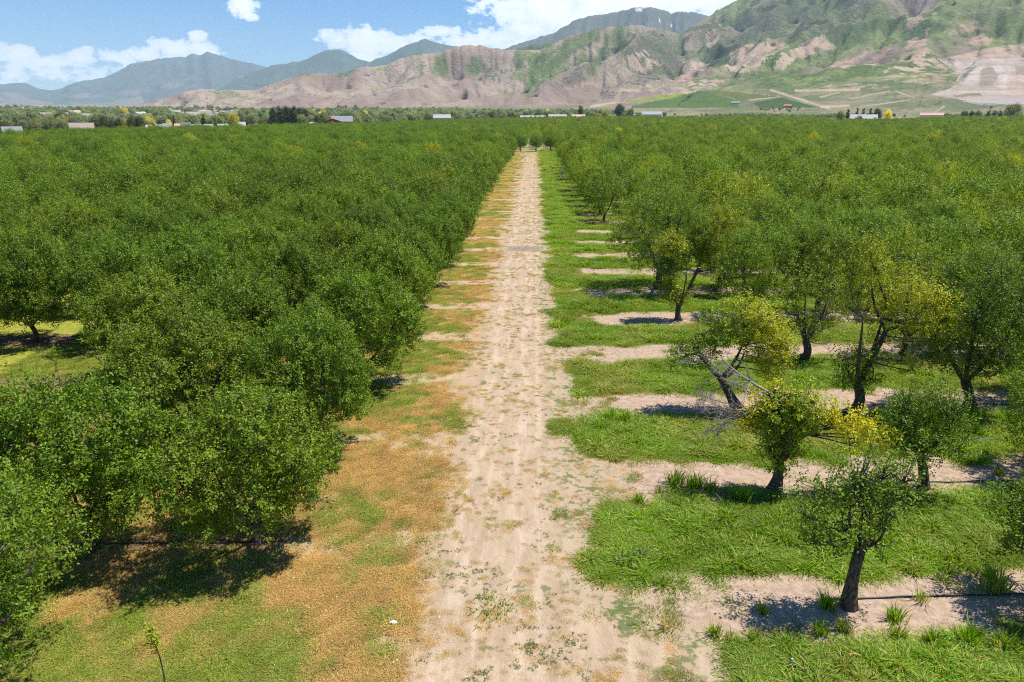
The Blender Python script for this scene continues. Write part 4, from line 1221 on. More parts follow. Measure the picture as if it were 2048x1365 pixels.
        k = (1 - sstep(wd * .5, wd * 1.2, d)) * ((q > 0) & (q < L)); c = lerp(c, k * .85, C(.42, .32, .23)); shrub = shrub * (1 - k)
    ww, wz = px + (n2 - .5) * 4, py + (n2 - .5) * 2
    for poly, cc in (([(1265, 212), (1350, 194), (1400, 181), (1480, 203), (1478, 216), (1262, 217)], (.085, .135, .040)), ([(1225, 207), (1320, 190), (1378, 186), (1340, 198)], (.20, .235, .055)), ([(1400, 182), (1425, 180), (1560, 193), (1480, 201)], (.12, .14, .05)),
                     ([(1505, 207), (1560, 195), (1640, 216), (1520, 217)], (.062, .105, .038))):
        k = inpoly(ww, wz, poly).astype(float); c = lerp(c, k, np.array(cc)); shrub = shrub * (1 - .85 * k)
    # quarry
    q1 = C(.42, .345, .295); q2 = C(.40, .30, .225); q3 = C(.34, .31, .30)
    for poly, cc in (([(1885, 118), (1960, 100), (2034, 89), (2120, 84), (2120, 118), (2000, 122), (1925, 122)], q2), ([(1880, 122), (2048, 115), (2140, 112), (2140, 212), (1960, 206), (1860, 190), (1900, 178), (1920, 150)], q1)):
        k = inpoly(ww, wz, poly).astype(float); c = lerp(c, k * .95, cc); shrub = shrub * (1 - k)
    for poly, cc in (([(1893, 179), (1945, 134), (1956, 132), (1917, 168)], C(.15, .17, .09)), ([(1918, 168), (1960, 132), (1966, 135), (1950, 172), (1925, 172)], C(.47, .40, .35)), ([(1998, 178), (1996, 150), (1984, 132), (2000, 128), (2016, 150), (2012, 180)], C(.48, .42, .37)), ([(1958, 176), (1962, 140), (1985, 134), (1996, 152), (1985, 178)], C(.24, .21, .15)), ([(2012, 168), (2048, 150), (2140, 146), (2140, 182), (2012, 186)], q2), ([(2030, 132), (2060, 130), (2060, 150), (2034, 150)], C(.24, .21, .15)),
                     ([(1925, 204), (1990, 198), (2140, 196), (2140, 212), (1960, 210)], q3), ([(1900, 176), (1930, 172), (1990, 174), (2050, 176), (2050, 180), (1900, 182)], C(.33, .27, .22)), ([(1905, 190), (1960, 186), (1965, 192), (1910, 195)], C(.16, .17, .10))):
        k = inpoly(px + (n4 - .5) * 5, py + (n4 - .5) * 3, poly) * (.7 + .3 * sstep(.35, .5, n4)); c = lerp(c, k * .85, cc)
    bench = np.abs(np.sin(z / 9.0)) ** 6 * inpoly(ww, wz, [(1885, 118), (2140, 84), (2140, 212), (1860, 195)]); c = lerp(c, bench * .5, C(.27, .215, .175))
    return np.clip(c, .01, .8), np.clip(shrub, 0, 1)


NEAR = crest_fn([(-300, 232, 3600), (120, 222, 3500), (200, 219, 3450), (280, 210, 3300), (330, 198, 3200), (372, 183, 3150), (400, 178, 3100), (450, 180, 3050), (505, 181, 3000), (540, 170, 3000), (570, 159, 3000), (600, 149, 3000), (640, 147, 3050), (690, 146, 3050), (720, 134, 3100), (770, 132, 3150),
                 (800, 118, 3200), (845, 107, 3200), (870, 108, 3200), (900, 98, 3250), (925, 90, 3250), (960, 91, 3300), (990, 97, 3300), (1020, 101, 3300), (1075, 100, 3350), (1100, 92, 3400), (1120, 80, 3450), (1150, 69, 3500), (1200, 56, 3600), (1250, 52, 3650), (1285, 50, 3700), (1330, 60, 3800),
                 (1360, 68, 3900), (1400, 42, 4200), (1440, 18, 4500), (1480, -2, 4700), (1600, -70, 4900), (1800, -150, 5000), (2048, -200, 5000), (2500, -210, 5000)])
make_range('mountain_ridge', NEAR, [(-300, 3000), (200, 2900), (400, 2500), (600, 2250), (1000, 2050), (1300, 1700), (1600, 1450), (2500, 1300)], R(-42), R(44), 1300, 1250, 5600, 430,
           'nearest mountain front: rust brown hills rising to a green mountain with a pale quarry', near_colour, mountain_mat('hillside', (.062, .082, .04), .055, .7), 18, .42, 190, 380, 5, S=(.4, .6), drops=70000)


def far_colour(base, low, k_low=.5, snow=False):
    def f(px, py, X, Y, z, t, gull, lapl):
        n1 = fbm(X / 700, Y / 700, 4, 3); n2 = fbm(X / 160, Y / 160, 4, 9)
        c = np.broadcast_to(C(*base), px.shape + (3,)).copy()
        c = lerp(c, sstep(.35, .65, n2) * .5, C(*base) * 1.5)
        c = lerp(c, sstep(.42, .62, n1 + (.45 - t) * .9 - gull * .25) * k_low, C(*low))
        sh = np.clip(.3 + .4 * gull + .3 * (n1 - .5), 0, 1)
        if snow:
            for e in ((1281, 18, 9, 2.0, -25), (1292, 13, 9, 1.4, -8), (1268, 22, 6, 1.4, -30), (1372, 22, 9, 1.8, 0), (1320, 43, 1.4, 5, -28), (1345, 53, 2, 2, -20)):
                k = ell(px + (n2 - .5) * 8, py + (n2 - .5) * 4, *e, .4); c = lerp(c, k * .95, C(.85, .85, .85)); sh = sh * (1 - k)
        return np.clip(c, .01, .9), sh
    return f


fm = mountain_mat('far_slope', (.04, .05, .03), .014, .75)
make_range('mountain_ridge', crest_fn([(900, 150, 9000), (960, 118, 9000), (1005, 99, 9200), (1060, 80, 9300), (1105, 66, 9400), (1150, 40, 9500), (1180, 31, 9500), (1215, 27, 9500), (1250, 20, 9500), (1270, 14, 9500), (1295, 11, 9500), (1315, 15, 9500), (1345, 26, 9500), (1368, 20, 9500), (1390, 23, 9500), (1412, 31, 9500), (1470, 45, 9500), (1560, 80, 9500)]),
           [(800, 6200), (1600, 6200)], R(-7), R(22), 330, 6000, 11000, 110, 'high grey mountain with small snow patches behind the brown hills', far_colour((.095, .10, .065), (.17, .13, .10), .6, True), fm, 10, 2.2, 200, 1300, 21)
make_range('mountain_ridge', crest_fn([(960, 140, 4700), (1000, 112, 4700), (1030, 101, 4700), (1060, 90, 4700), (1090, 86, 4700), (1120, 88, 4700), (1180, 105, 4700), (1260, 140, 4700)]),
           [(900, 3900), (1300, 3900)], R(-4), R(9), 120, 3900, 5400, 50, 'small green rounded hill just behind the brown hills', far_colour((.085, .115, .045), (.12, .14, .06), .3), fm, 6, .8, 40, 500, 22)
make_range('mountain_ridge', crest_fn([(520, 190, 11500), (640, 165, 11500), (700, 140, 11500), (735, 124, 11500), (770, 113, 11500), (800, 98, 11500), (825, 85, 11500), (850, 78, 11500), (870, 83, 11500), (895, 91, 11500), (920, 95, 11500), (1000, 120, 11500), (1100, 150, 11500)]),
           [(400, 8500), (1200, 8500)], R(-23), R(7), 260, 8300, 13500, 90, 'pointed blue green peak in the middle distance behind the hills', far_colour((.055, .08, .050), (.13, .11, .085), .3), fm, 10, 2.4, 260, 1700, 23)
make_range('mountain_ridge', crest_fn([(330, 214, 12500), (400, 195, 12500), (450, 172, 12500), (500, 146, 12500), (545, 131, 12500), (600, 122, 12500), (625, 113, 12500), (650, 101, 12500), (680, 98, 12500), (700, 108, 12500), (720, 119, 12500), (760, 130, 12500), (800, 140, 12500), (900, 170, 12500)]),
           [(200, 9500), (1000, 9500)], R(-30), R(-2), 260, 9300, 14500, 90, 'rounded blue green peak standing left of the pointed peak', far_colour((.055, .08, .050), (.17, .13, .105), .5), fm, 10, 2.4, 260, 1700, 24)
make_range('mountain_ridge', crest_fn([(-400, 180, 16000), (-100, 176, 16000), (0, 170, 16000), (25, 166, 16000), (50, 166, 16000), (80, 178, 16000), (100, 181, 16000), (120, 178, 16000), (150, 165, 16000), (210, 155, 16000), (235, 143, 16000), (262, 128, 16000), (300, 121, 16000), (330, 115, 16000), (370, 114, 16000), (385, 107, 16000), (400, 110, 16000), (415, 103, 16000), (440, 112, 16000), (470, 120, 16000), (520, 131, 16000), (560, 140, 16000), (700, 172, 16000), (800, 195, 16000)]),
           [(-400, 12200), (900, 12200)], R(-46), R(-9), 340, 12000, 18000, 100, 'long hazy blue mountain range farthest away on the left', far_colour((.055, .075, .058), (.20, .15, .125), .7), fm, 10, 3.2, 320, 2200, 25)

# ------------------------------------------------------------------ buildings and trees beyond the orchard
def mpp(px, r):
    """metres per photo pixel at ground range r"""
    x, y, z = at_r(px, 230, r)
    return ((-x * syw + y * cyw) * cp - (z - H) * sp) / F


ROOFS = {k: plain('roof_' + k, c, .7, .3, .10, .6) for k, c in dict(grey=(.22, .23, .255), dark=(.13, .12, .12), tan=(.30, .235, .195), white=(.36, .36, .36), red=(.50, .10, .08), pink=(.55, .34, .29), brown=(.24, .16, .12)).items()}
WALLS = {k: plain('wall_' + k, c, .8, .2, .08, .8) for k, c in dict(white=(.40, .39, .38), red=(.30, .025, .03), tan=(.55, .44, .33), grey=(.46, .47, .48), blue=(.38, .50, .56), pink=(.66, .52, .46), cream=(.72, .66, .54)).items()}
gm_, gt_, gb_, go_ = new_mat('window_glass')
gb_.inputs['Base Color'].default_value = (.03, .04, .05, 1); gb_.inputs['Roughness'].default_value = .15; gb_.inputs['Specular IOR Level'].default_value = .6
M['glass'] = gm_
M['trim'] = plain('trim_white', (.8, .8, .78), .6, .3, .04, 2)


def windows(o, n, w, y, z, ww, wh, name='window'):
    for i in range(n):
        xx = -w / 2 + (i + .5) * w / n
        fm_ = MB()
        fm_.box(xx - ww / 2 - .12, xx + ww / 2 + .12, y - .06, y - .003, z - .12, z); fm_.box(xx - ww / 2 - .12, xx + ww / 2 + .12, y - .06, y - .003, z + wh, z + wh + .12)
        fm_.box(xx - ww / 2 - .12, xx - ww / 2, y - .06, y - .003, z, z + wh); fm_.box(xx + ww / 2, xx + ww / 2 + .12, y - .06, y - .003, z, z + wh)
        f = obj(name, fm_.mesh(name, M['trim']), o)
        p = MB(); p.box(xx - ww / 2, xx + ww / 2, y - .03, y - .004, z, z + wh); obj('pane', p.mesh('pane', M['glass']), f)


def house(name, px0, px1, ytop, r, roof, wall, label, cat, group=None, ax='x', depth=None, eave=.55, nwin=3, yaw=0.0, door=True, chimney=False, base=None, wh=None):
    pxc = (px0 + px1) / 2
    k = mpp(pxc, r); w = (px1 - px0) * k * .94
    x, y, zt = at_r(pxc, ytop, r)
    zb = float(ground_z(x, y)) if base is None else base
    h = max(3.0, zt - zb); d = depth or w * .55
    he = h * eave
    a = -math.atan2(x, y) + yaw
    o = empty(name, (x, y, zb), a); tag(o, label, cat, group)
    mb = MB(); mb.prism_wall(-w / 2, w / 2, -d / 2, d / 2, -.6, he, h - .12, ax); obj('wall', mb.mesh('wall', WALLS[wall]), o)
    mb = MB(); mb.gable(-w / 2, w / 2, -d / 2, d / 2, he + .02, h, ax, .14, .35); rf = obj('roof', mb.mesh('roof', ROOFS[roof]), o)
    if chimney:
        mb = MB(); mb.box(w * .12, w * .12 + .8, -.4, .4, h - 1.0, h + 1.1); obj('chimney', mb.mesh('chimney', WALLS['pink']), rf)
    if nwin: windows(o, nwin, w * .9, -d / 2, max(.9, he - 1.9), min(1.6, w / nwin * .45), wh or 1.2)
    if door:
        mb = MB(); mb.box(-w * .04 - .5, -w * .04 + .5, -d / 2 - .06, -d / 2 - .004, -.1, 2.1); dd = obj('door', mb.mesh('door', ROOFS['brown']), o)
        mb = MB(); mb.box(-w * .04 + .3, -w * .04 + .4, -d / 2 - .12, -d / 2 - .062, 1.0, 1.1); obj('handle', mb.mesh('handle', M['steel']), dd)
    return o, w, d, he, h


# red house with grey gabled roof
o, w, d, he, h = house('red_house', 662, 705, 232.6, 585, 'grey', 'red', 'large dark red house with wide grey gable roofs at the orchard edge', 'house', ax='x', depth=15, eave=.58, nwin=4)
mb = MB(); mb.prism_wall(-w * .86, -w * .06, -d / 2 - 5, -d / 2 + 1, -.6, 5.7, 7.75, 'y'); obj('gable_wing', mb.mesh('gable_wing', WALLS['red']), o)
mb = MB(); mb.gable(-w * .86, -w * .06, -d / 2 - 5, -d / 2 + 1, 5.72, 7.8, 'y', .16, .5); obj('roof', mb.mesh('roof', ROOFS['grey']), o)
# white barn
o, w, d, he, h = house('white_barn', 866, 902, 229.5, 770, 'white', 'white', 'long white metal barn with bright white roof behind the orchard', 'barn', depth=12, eave=.62, nwin=0, door=False)
mb = MB(); mb.box(-w * .25, w * .22, -d / 2 - .05, -d / 2 - .004, .5, he * .82); obj('doorway', mb.mesh('doorway', WALLS['tan']), o)
for sx in (-.47, .30): 
    mb = MB(); mb.box(w * sx, w * sx + w * .16, -d / 2 - .06, -d / 2 - .004, .2, he * .78); obj('panel', mb.mesh('panel', WALLS['grey']), o)
# long sheds on the right
house('long_shed', 1039, 1093, 231.6, 905, 'white', 'grey', 'long low shed with pale roof, left of the blue walled shed', 'shed', depth=10, eave=.7, nwin=0)
o, w, d, he, h = house('long_shed', 1096, 1134, 229.4, 915, 'white', 'blue', 'long blue walled shed with white roof beyond the orchard', 'shed', depth=12, eave=.68, nwin=5)
house('red_roof_house', 1143, 1171, 229.6, 940, 'pink', 'cream', 'low house with faded red roof beside the dark columnar tree', 'house', depth=10, eave=.66, nwin=3)
house('cottage', 1222, 1232, 228.4, 985, 'tan', 'white', 'small tan roofed cottage half hidden between yellow and dark trees', 'house', eave=.6, nwin=2)
house('long_shed', 1284, 1324, 223.6, 1120, 'white', 'pink', 'long white roofed shed on the pale field, right of the dark tree', 'shed', depth=12, eave=.6, nwin=0)
house('shed', 1326, 1333, 226, 1110, 'dark', 'grey', 'small dark box shed at the right end of the long white shed', 'shed', nwin=0)
o, w, d, he, h = house('white_house', 1702, 1754, 229.6, 712, 'white', 'grey', 'low wide white roofed house among dark conifers on the right', 'house', depth=13, eave=.60, nwin=5, chimney=True)
house('shed', 1668, 1690, 236.5, 706, 'white', 'white', 'low white shed left of the white roofed house', 'shed', nwin=0, depth=5)
house('long_shed', 1843, 1886, 226.2, 1010, 'pink', 'pink', 'long pinkish shed on the flat below the quarry', 'shed', depth=9, nwin=0, eave=.7)
# hillside houses
q_ = hit_r(1575, 215.5); o, w, d, he, h = house('red_house', 1568, 1583, 209.0, q_, 'red', 'white', 'small red and white house alone in the dark green hillside field', 'house', depth=12, eave=.55, nwin=4, base=float(at_r(1575, 215.5, q_)[2]))
house('farmhouse', 1495, 1510, 200.5, 1900, 'pink', 'tan', 'pinkish farm building on the hillside beside dark trees', 'house', depth=12, nwin=2, base=float(at_r(1502, 205, q_)[2]))
house('farmhouse', 1463, 1480, 203, 1850, 'grey', 'grey', 'grey farm building between hillside fields, left of the pinkish one', 'house', depth=12, nwin=2, base=float(at_r(1470, 208, q_)[2]))
# left edge
house('tan_house', 140, 184, 246.5, 425, 'tan', 'cream', 'tan hip roofed house at the left orchard edge', 'house', depth=11, eave=.55, nwin=4)
house('barn', 6, 40, 254, 380, 'grey', 'grey', 'grey low barn roof at the left border behind the orchard', 'barn', depth=9, nwin=0, eave=.6)
edge = [(288, 303, 247.5, 'white', 'grey', 'small white roofed house right of the dark tree clump at the left edge'), (312, 322, 246.5, 'grey', 'white', 'grey roofed small house below the yellow bush on the left'), (325, 341, 244.5, 'grey', 'tan', 'grey house just left of the narrow conifer'),
        (349, 365, 245.0, 'pink', 'white', 'pink roofed house just right of the first conifer'), (361, 380, 242.0, 'dark', 'grey', 'tall dark gabled house left of the second conifer'), (384, 402, 245.5, 'grey', 'white', 'grey roofed house in front of the second conifer'),
        (408, 425, 246.0, 'white', 'red', 'low red walled shed with white roof right of second conifer'), (436, 457, 245.5, 'white', 'white', 'flat white roofed house below the yellow tree'), (478, 490, 241.5, 'white', 'grey', 'white roofed grey house right of the yellow tree'),
        (496, 514, 244.5, 'white', 'white', 'low white trailer house left of the poplar clump'), (620, 628, 241.5, 'white', 'white', 'small white shed between the poplars and the dark round tree')]
for (a, b, yt, rf, wl, lab) in edge:
    house('house', a, b, yt + 3.0, 520 + (a % 7) * 6, rf, wl, lab, 'house', 'houses along the left orchard edge', nwin=2, depth=8, eave=.55)

# pale stepped temple with a spire
x, y, zt = at_r(45, 212, 1300); zb = float(ground_z(x, y)); k = mpp(45, 1300)
T = empty('temple', (x, y, zb), -math.atan2(x, y)); tag(T, 'pale pink stepped temple with a central spire in the far town', 'temple')
hh = zt - zb
mb = MB(); mb.box(-15 * k, 15 * k, -6, 6, -1, hh * .30); mb.box(-15.4 * k, 15.4 * k, -6.4, 6.4, hh * .30, hh * .33); obj('base', mb.mesh('base', WALLS['pink']), T)
mb = MB(); mb.box(-9 * k, 9 * k, -5, 5, hh * .332, hh * .47); mb.box(-9.3 * k, 9.3 * k, -5.3, 5.3, hh * .47, hh * .49); obj('upper_storey', mb.mesh('upper_storey', WALLS['pink']), T)
mb = MB(); mb.box(-3.2 * k, 3.2 * k, -3, 3, hh * .492, hh * .72); mb.box(-3.5 * k, 3.5 * k, -3.3, 3.3, hh * .72, hh * .74); obj('tower', mb.mesh('tower', WALLS['pink']), T)
mb = MB(); mb.tube([(0, 0, hh * .742), (0, 0, hh * .82), (0, 0, hh * .9), (0, 0, hh)], [2.4 * k, 1.9 * k, .9 * k, .12], 8); obj('spire', mb.mesh('spire', WALLS['white'], False), T)
for i in range(7):
    mb = MB(); xx = (-12 + i * 4) * k; mb.box(xx - .5, xx + .5, -6.05, -6.003, hh * .06, hh * .25); obj('window', mb.mesh('window', M['glass']), T)

# far town houses: one of each kind with parts, then copies
gh = np.random.default_rng(77)
protos = []
for (rf, wl) in (('grey', 'white'), ('tan', 'cream'), ('white', 'white'), ('dark', 'tan'), ('pink', 'white')):
    mb = MB(); mb.prism_wall(-7, 7, -5, 5, -2, 3.2, 5.9, 'x'); wm_ = mb.mesh('wall', WALLS[wl])
    mb = MB(); mb.gable(-7, 7, -5, 5, 3.22, 6.0, 'x', .2, .5); rm_ = mb.mesh('roof', ROOFS[rf])
    protos.append((wm_, rm_))
cnt = 0
clear = []
for i in range(400):
    px = gh.choice([gh.uniform(10, 520), gh.uniform(115, 150), gh.uniform(350, 640), gh.uniform(1020, 1260)], p=[.5, .15, .25, .1])
    r = gh.uniform(850, 2300) if px < 700 else gh.uniform(1200, 1650)
    x, y, _ = at_r(px, 228, r)
    if any((x - a) ** 2 + (y - b) ** 2 < 26 ** 2 for a, b in clear): continue
    if abs(px - 45) < 30 and r < 1400: continue
    clear.append((x, y))
    s = gh.uniform(.9, 1.5)
    t = empty('town_house', (x, y, float(ground_z(x, y)) + .3), gh.uniform(0, 3.14), s)
    tag(t, 'tiny pale house among the trees of the far town', 'house', 'houses of the far town')
    p = protos[int(gh.integers(5))]
    obj('wall', p[0], t); obj('roof', p[1], t)
    cnt += 1
    if cnt >= 130: break
print('town houses', cnt)

# ---- valley trees
def cone_blobs(h, r, n=9): return [(0.25 * r * math.cos(i * 2.4), .25 * r * math.sin(i * 2.4), h * (.12 + .84 * i / (n - 1)), r * (1.02 - .92 * i / (n - 1)) * .9 + .15, 0) for i in range(n)]


def tall_blobs(h, r, n=12): return [(.3 * r * math.cos(i * 2.4), .3 * r * math.sin(i * 2.4), h * (.14 + .8 * i / (n - 1)), r * (.62 + .38 * math.sin(PI * (.15 + .75 * i / (n - 1)))), 0) for i in range(n)]


VR = [make_tree(600 + i, h=9, rx=4.2, ry=4.2, trunk_h=1.8, trunk_r=.28, n_blob=16, blob_r=1.7, n_shoot=420, n_leaf=9, leaf=.55, twigs=1, lm='leaf_far') for i in range(3)]
VP = [make_tree(610 + i, h=15, rx=2.6, ry=2.6, trunk_h=2.5, trunk_r=.35, n_shoot=620, n_leaf=9, leaf=.55, twigs=1, lm='leaf_far', blobs=tall_blobs(14.5, 2.5, 12)) for i in range(2)]
VC = [make_tree(620 + i, h=11, rx=1.6, ry=1.6, trunk_h=1.5, trunk_r=.25, n_shoot=460, n_leaf=9, leaf=.45, twigs=1, lm='conifer', blobs=cone_blobs(10.6, 2.3)) for i in range(2)]
HT = {'r': 9.4, 'p': 15.2, 'c': 11.2}; WD = {'r': 9.4, 'p': 5.6, 'c': 4.6}


def vtree(px, ytop, w, r, kind, name, label, group=None, tint=0.0, tone=0.0, i=0, zoff=0.0):
    x, y, zt = at_r(px, ytop, r)
    zb = float(ground_z(x, y)) + zoff
    h = zt - zb; sz = h / HT[kind]; sx = w * mpp(px, r) / WD[kind]
    pool = {'r': VR, 'p': VP, 'c': VC}[kind]
    return place_tree(pool[i % len(pool)], name, (x, y, zb), i * 1.7, (sx, sx, sz), label, group, tint, tone)


pop = [(545, 216, 16, 'leftmost'), (559, 214, 17, 'second'), (572, 213.5, 18, 'third'), (585, 213.5, 18, 'fourth'), (598, 217, 17, 'fifth'), (611, 219, 17, 'last, slightly apart')]
for i, (px, yt, w, q) in enumerate(pop):
    vtree(px, yt, w, 640 + 4 * (i % 3), 'p', 'poplar_tree', f'tall dark poplar in the clump beyond the orchard, {q}' + (' of six' if i < 5 else ''), 'poplars beyond the orchard', 0, -.5, i)
vtree(632, 231.5, 11, 575, 'r', 'round_tree', 'small dark round tree between the poplars and the red house', None, 0, -.35, 1)
vtree(466, 223.5, 24, 560, 'r', 'yellow_tree', 'bright yellow green tree above the left edge houses', None, .5, .55, 2)
vtree(346, 230.5, 8, 560, 'c', 'conifer_tree', 'narrow dark conifer, left one of two above the edge houses', 'conifers at the left edge', 0, -.2, 0)
vtree(405, 228.5, 11, 565, 'c', 'conifer_tree', 'taller dark conifer, right one of two above the edge houses', 'conifers at the left edge', 0, -.2, 1)
left = [(186, 232, 26, 'r', 0, .0, 'tall pale green tree at the left end of the dark row'), (204, 230.5, 24, 'r', 0, -.15, 'full dark green tree, second in the row beside the tan house'), (222, 236, 18, 'r', 0, -.2, 'shorter dark tree, third in the row beside the tan house'),
        (235, 237, 14, 'p', 0, -.25, 'narrow dark tree, fourth in the row beside the tan house'), (247, 237, 16, 'r', .45, .2, 'yellowish tree in the middle of the dark row'), (262, 231, 20, 'r', 0, -.1, 'tall green tree near the right end of the dark row'), (278, 231.5, 22, 'r', 0, -.3, 'very dark round tree at the right end of the dark row'),
        (300, 238, 26, 'r', .5, .5, 'bright yellow bush tree right of the dark row'), (336, 240, 14, 'r', .8, .7, 'orange yellow bush left of the narrow conifer'), (12, 239, 30, 'r', .1, .15, 'greyish green tree at the left border'), (42, 243, 26, 'r', .05, .1, 'grey green tree behind the grey barn roof'),
        (66, 244, 24, 'r', .1, .15, 'rounded light green tree left of the tan house, first'), (94, 240, 26, 'r', .05, .1, 'taller light green tree left of the tan house'), (120, 244, 20, 'r', .05, 0, 'mid green bush tree left of the tan house'), (152, 241, 24, 'r', 0, -.05, 'green tree right behind the tan house roof'),
        (420, 238, 18, 'r', .1, .1, 'light green tree between second conifer and yellow tree'), (498, 232, 26, 'r', 0, .05, 'grey green round tree between yellow tree and poplars'), (522, 236, 18, 'r', .1, 0, 'low green tree touching the poplar clump on its left'), (440, 240, 12, 'r', 0, -.1, 'dark small tree left of the yellow tree')]
for i, (px, yt, w, kd, ti, to, lab) in enumerate(left):
    vtree(px, yt, w, 490 if px < 300 else 545, kd, 'valley_tree', lab, 'trees along the left orchard edge', ti, to, i)
right = [(884, 227, 14, 'r', 900, .35, .3, 'light yellow green tree behind the white barn'), (1162, 212, 11, 'p', 960, 0, -.35, 'dark columnar tree above the faded red roof'), (1186, 224, 18, 'r', 980, .25, .2, 'pale green tree right of the columnar tree'), (1212, 219.5, 22, 'r', 960, .45, .35, 'yellow green willow left of the big dark tree'),
         (1240, 209, 26, 'r', 1000, 0, -.2, 'big dark green tree standing high right of the willow'), (1262, 218, 18, 'r', 1000, .1, 0, 'green tree right of the big dark tree'), (1280, 224.5, 12, 'r', 1000, .45, .3, 'low yellow green bush left of the long white shed'), (1683, 222, 22, 'r', 700, .3, .3, 'bright green round tree left of the white roofed house'),
         (1697, 219, 12, 'c', 735, 0, -.1, 'dark conifer at the left behind the white roofed house'), (1716, 216, 9, 'c', 740, 0, -.2, 'narrow conifer, second behind the white roofed house'), (1728, 217, 9, 'c', 740, 0, -.2, 'narrow conifer, third behind the white roofed house'), (1742, 217, 12, 'c', 735, 0, .15, 'brownish conifer behind the chimney of the white roofed house'),
         (1757, 217, 18, 'r', 735, 0, -.3, 'dark tree at the right end of the white roofed house'), (1778, 221, 19, 'r', 705, 1.0, .75, 'bright orange yellow tree right of the white roofed house'), (1720, 232, 14, 'r', 700, .0, -.2, 'dark bush in front of the white roofed house'),
         (1930, 221.5, 17, 'r', 985, .05, -.15, 'dark green tree at the left end of the row below the quarry'), (1945, 222, 10, 'p', 985, 0, -.3, 'narrow dark tree in the row below the quarry'), (1958, 221, 16, 'r', 985, .15, .05, 'mid green tree in the row below the quarry'), (1978, 221, 12, 'c', 985, 0, .1, 'bluish conifer, first in the row below the quarry'),
         (1990, 221, 12, 'c', 985, 0, .2, 'bluish conifer, second in the row below the quarry'), (2003, 222, 12, 'c', 985, 0, .1, 'bluish conifer, third in the row below the quarry'), (2030, 207, 37, 'r', 960, .2, .25, 'large bright green tree at the right border below the quarry')]
for i, (px, yt, w, kd, r, ti, to, lab) in enumerate(right):
    t_ = vtree(px, yt, w, r, kd, 'valley_tree', lab, 'trees beyond the right orchard edge', ti, to, i)
src_v = [[o for o in bpy.data.objects if o.type == 'MESH' and o.data == m_[1]][0] for m_ in VR]

# the mass of trees over the valley floor
gv = np.random.default_rng(99)
n = 26000
px = gv.uniform(-120, 2200, n); r = 560 * np.exp(gv.uniform(0, 1, n) ** .9 * math.log(3600 / 560))
az = np.arctan2(px - 1024, F) - YAW
x = r * np.sin(az); y = r * np.cos(az)
rim = np.interp(px, [-300, 200, 400, 600, 1000, 1300, 1600, 2500], [3400, 3100, 2650, 2380, 2200, 1850, 1560, 1400])
d = fbm(x / 130, y / 130, 4, 5) - .16 * sstep(.8, 1.0, r / rim)
lo = edge_range(px) + np.where(px > 1250, 150, 60)
ok = (r > lo) & (r < rim) & (d > np.interp(px, [0, 500, 700, 1150, 1300, 1420, 1500, 1700, 1800, 2048], [.50, .51, .44, .44, .56, .55, .48, .50, .60, .62]) - .0 * r)
ok &= ~((np.abs(px - 45) < 20) & (r > 760) & (r < 1320))
ok &= ~((px > 1270) & (px < 1420) & (r < 1250))
if clear:
    ca = np.array(clear)
    keep_ = np.ones(n, bool)
    for a, b in clear:
        f = math.hypot(a, b); ux, uy = a / f, b / f
        q = (x - a) * ux + (y - b) * uy; s = np.abs(-(x - a) * uy + (y - b) * ux)
        keep_ &= ~((q > -120) & (q < 10) & (s < 9))
    ok &= keep_
x, y, r, px = x[ok], y[ok], r[ok], px[ok]; n = len(x)
s = gv.uniform(.55, 1.2, (n, 1)) * np.ones((1, 3)) * (1 + r / 8000)[:, None]; s[:, 2] *= gv.uniform(.75, 1.15, n)
s *= np.where((px > 1250)[:, None], .55, 1)
tn = np.maximum(0, gv.normal(.05, .1, n)); tn[gv.random(n) < .02] = .7
scatter('treeline', np.stack([x, y, land_z(x, y) - .3], 1), s, gv.uniform(0, 6.28, n), gv.integers(0, 3, n), src_v, {'tint': tn, 'tone': gv.normal(.5, .25, n)}, 'grey green mass of trees over the far valley and town', 'trees')
print('valley trees', n)

SKY_AIR, SKY_DUST, SKY_STR, CLOUD_STR, HAZE, EXPO = 1.0, .3, .080, 1.0, 4.8e-5, 0.6

# ------------------------------------------------------------------ light, sky, air
SUN = np.array([1.25, .5, 2.9]); SUN = SUN / np.linalg.norm(SUN)
el = math.asin(SUN[2]); azs = math.atan2(SUN[0], SUN[1])
ld = bpy.data.lights.new('sun', 'SUN'); ld.energy = 5.0; ld.angle = R(.53); ld.color = (1.0, .95, .87)
lo_ = bpy.data.objects.new('sun', ld); COL.objects.link(lo_)
lo_.rotation_euler = Vector(tuple(SUN)).to_track_quat('Z', 'Y').to_euler()
lo_.location = (200, 80, 500)

w = bpy.data.worlds.new('World'); sc.world = w; w.use_nodes = True
nt = w.node_tree; nt.nodes.clear(); t = NT(nt)
out = t.n('ShaderNodeOutputWorld')
sky = t.n('ShaderNodeTexSky', sky_type='NISHITA'); sky.sun_disc = False; sky.sun_elevation = el; sky.sun_rotation = azs
sky.altitude = 1400; sky.air_density = SKY_AIR; sky.dust_density = SKY_DUST; sky.ozone_density = 3.0
bg = t.n('ShaderNodeBackground'); bg.inputs[1].default_value = SKY_STR
hs = t.n('ShaderNodeHueSaturation'); hs.inputs['Saturation'].default_value = 1.5
t.L.new(sky.outputs[0], hs.inputs['Color']); skm = t.mix(1.0, hs.outputs[0], (.86, 1.0, 1.10), 'MULTIPLY'); t.L.new(skm, bg.inputs[0])
dirv = t.n('ShaderNodeTexCoord').outputs['Generated']
sep = t.n('ShaderNodeSeparateXYZ'); t.put(sep.inputs[0], dirv)
az = t.m('ARCTAN2', sep.outputs[0], sep.outputs[1]); elv = t.m('ARCSINE', sep.outputs[2])
vec = t.n('ShaderNodeCombineXYZ'); t.put(vec.inputs[0], az); t.put(vec.inputs[1], t.m('MULTIPLY', elv, 1.5))
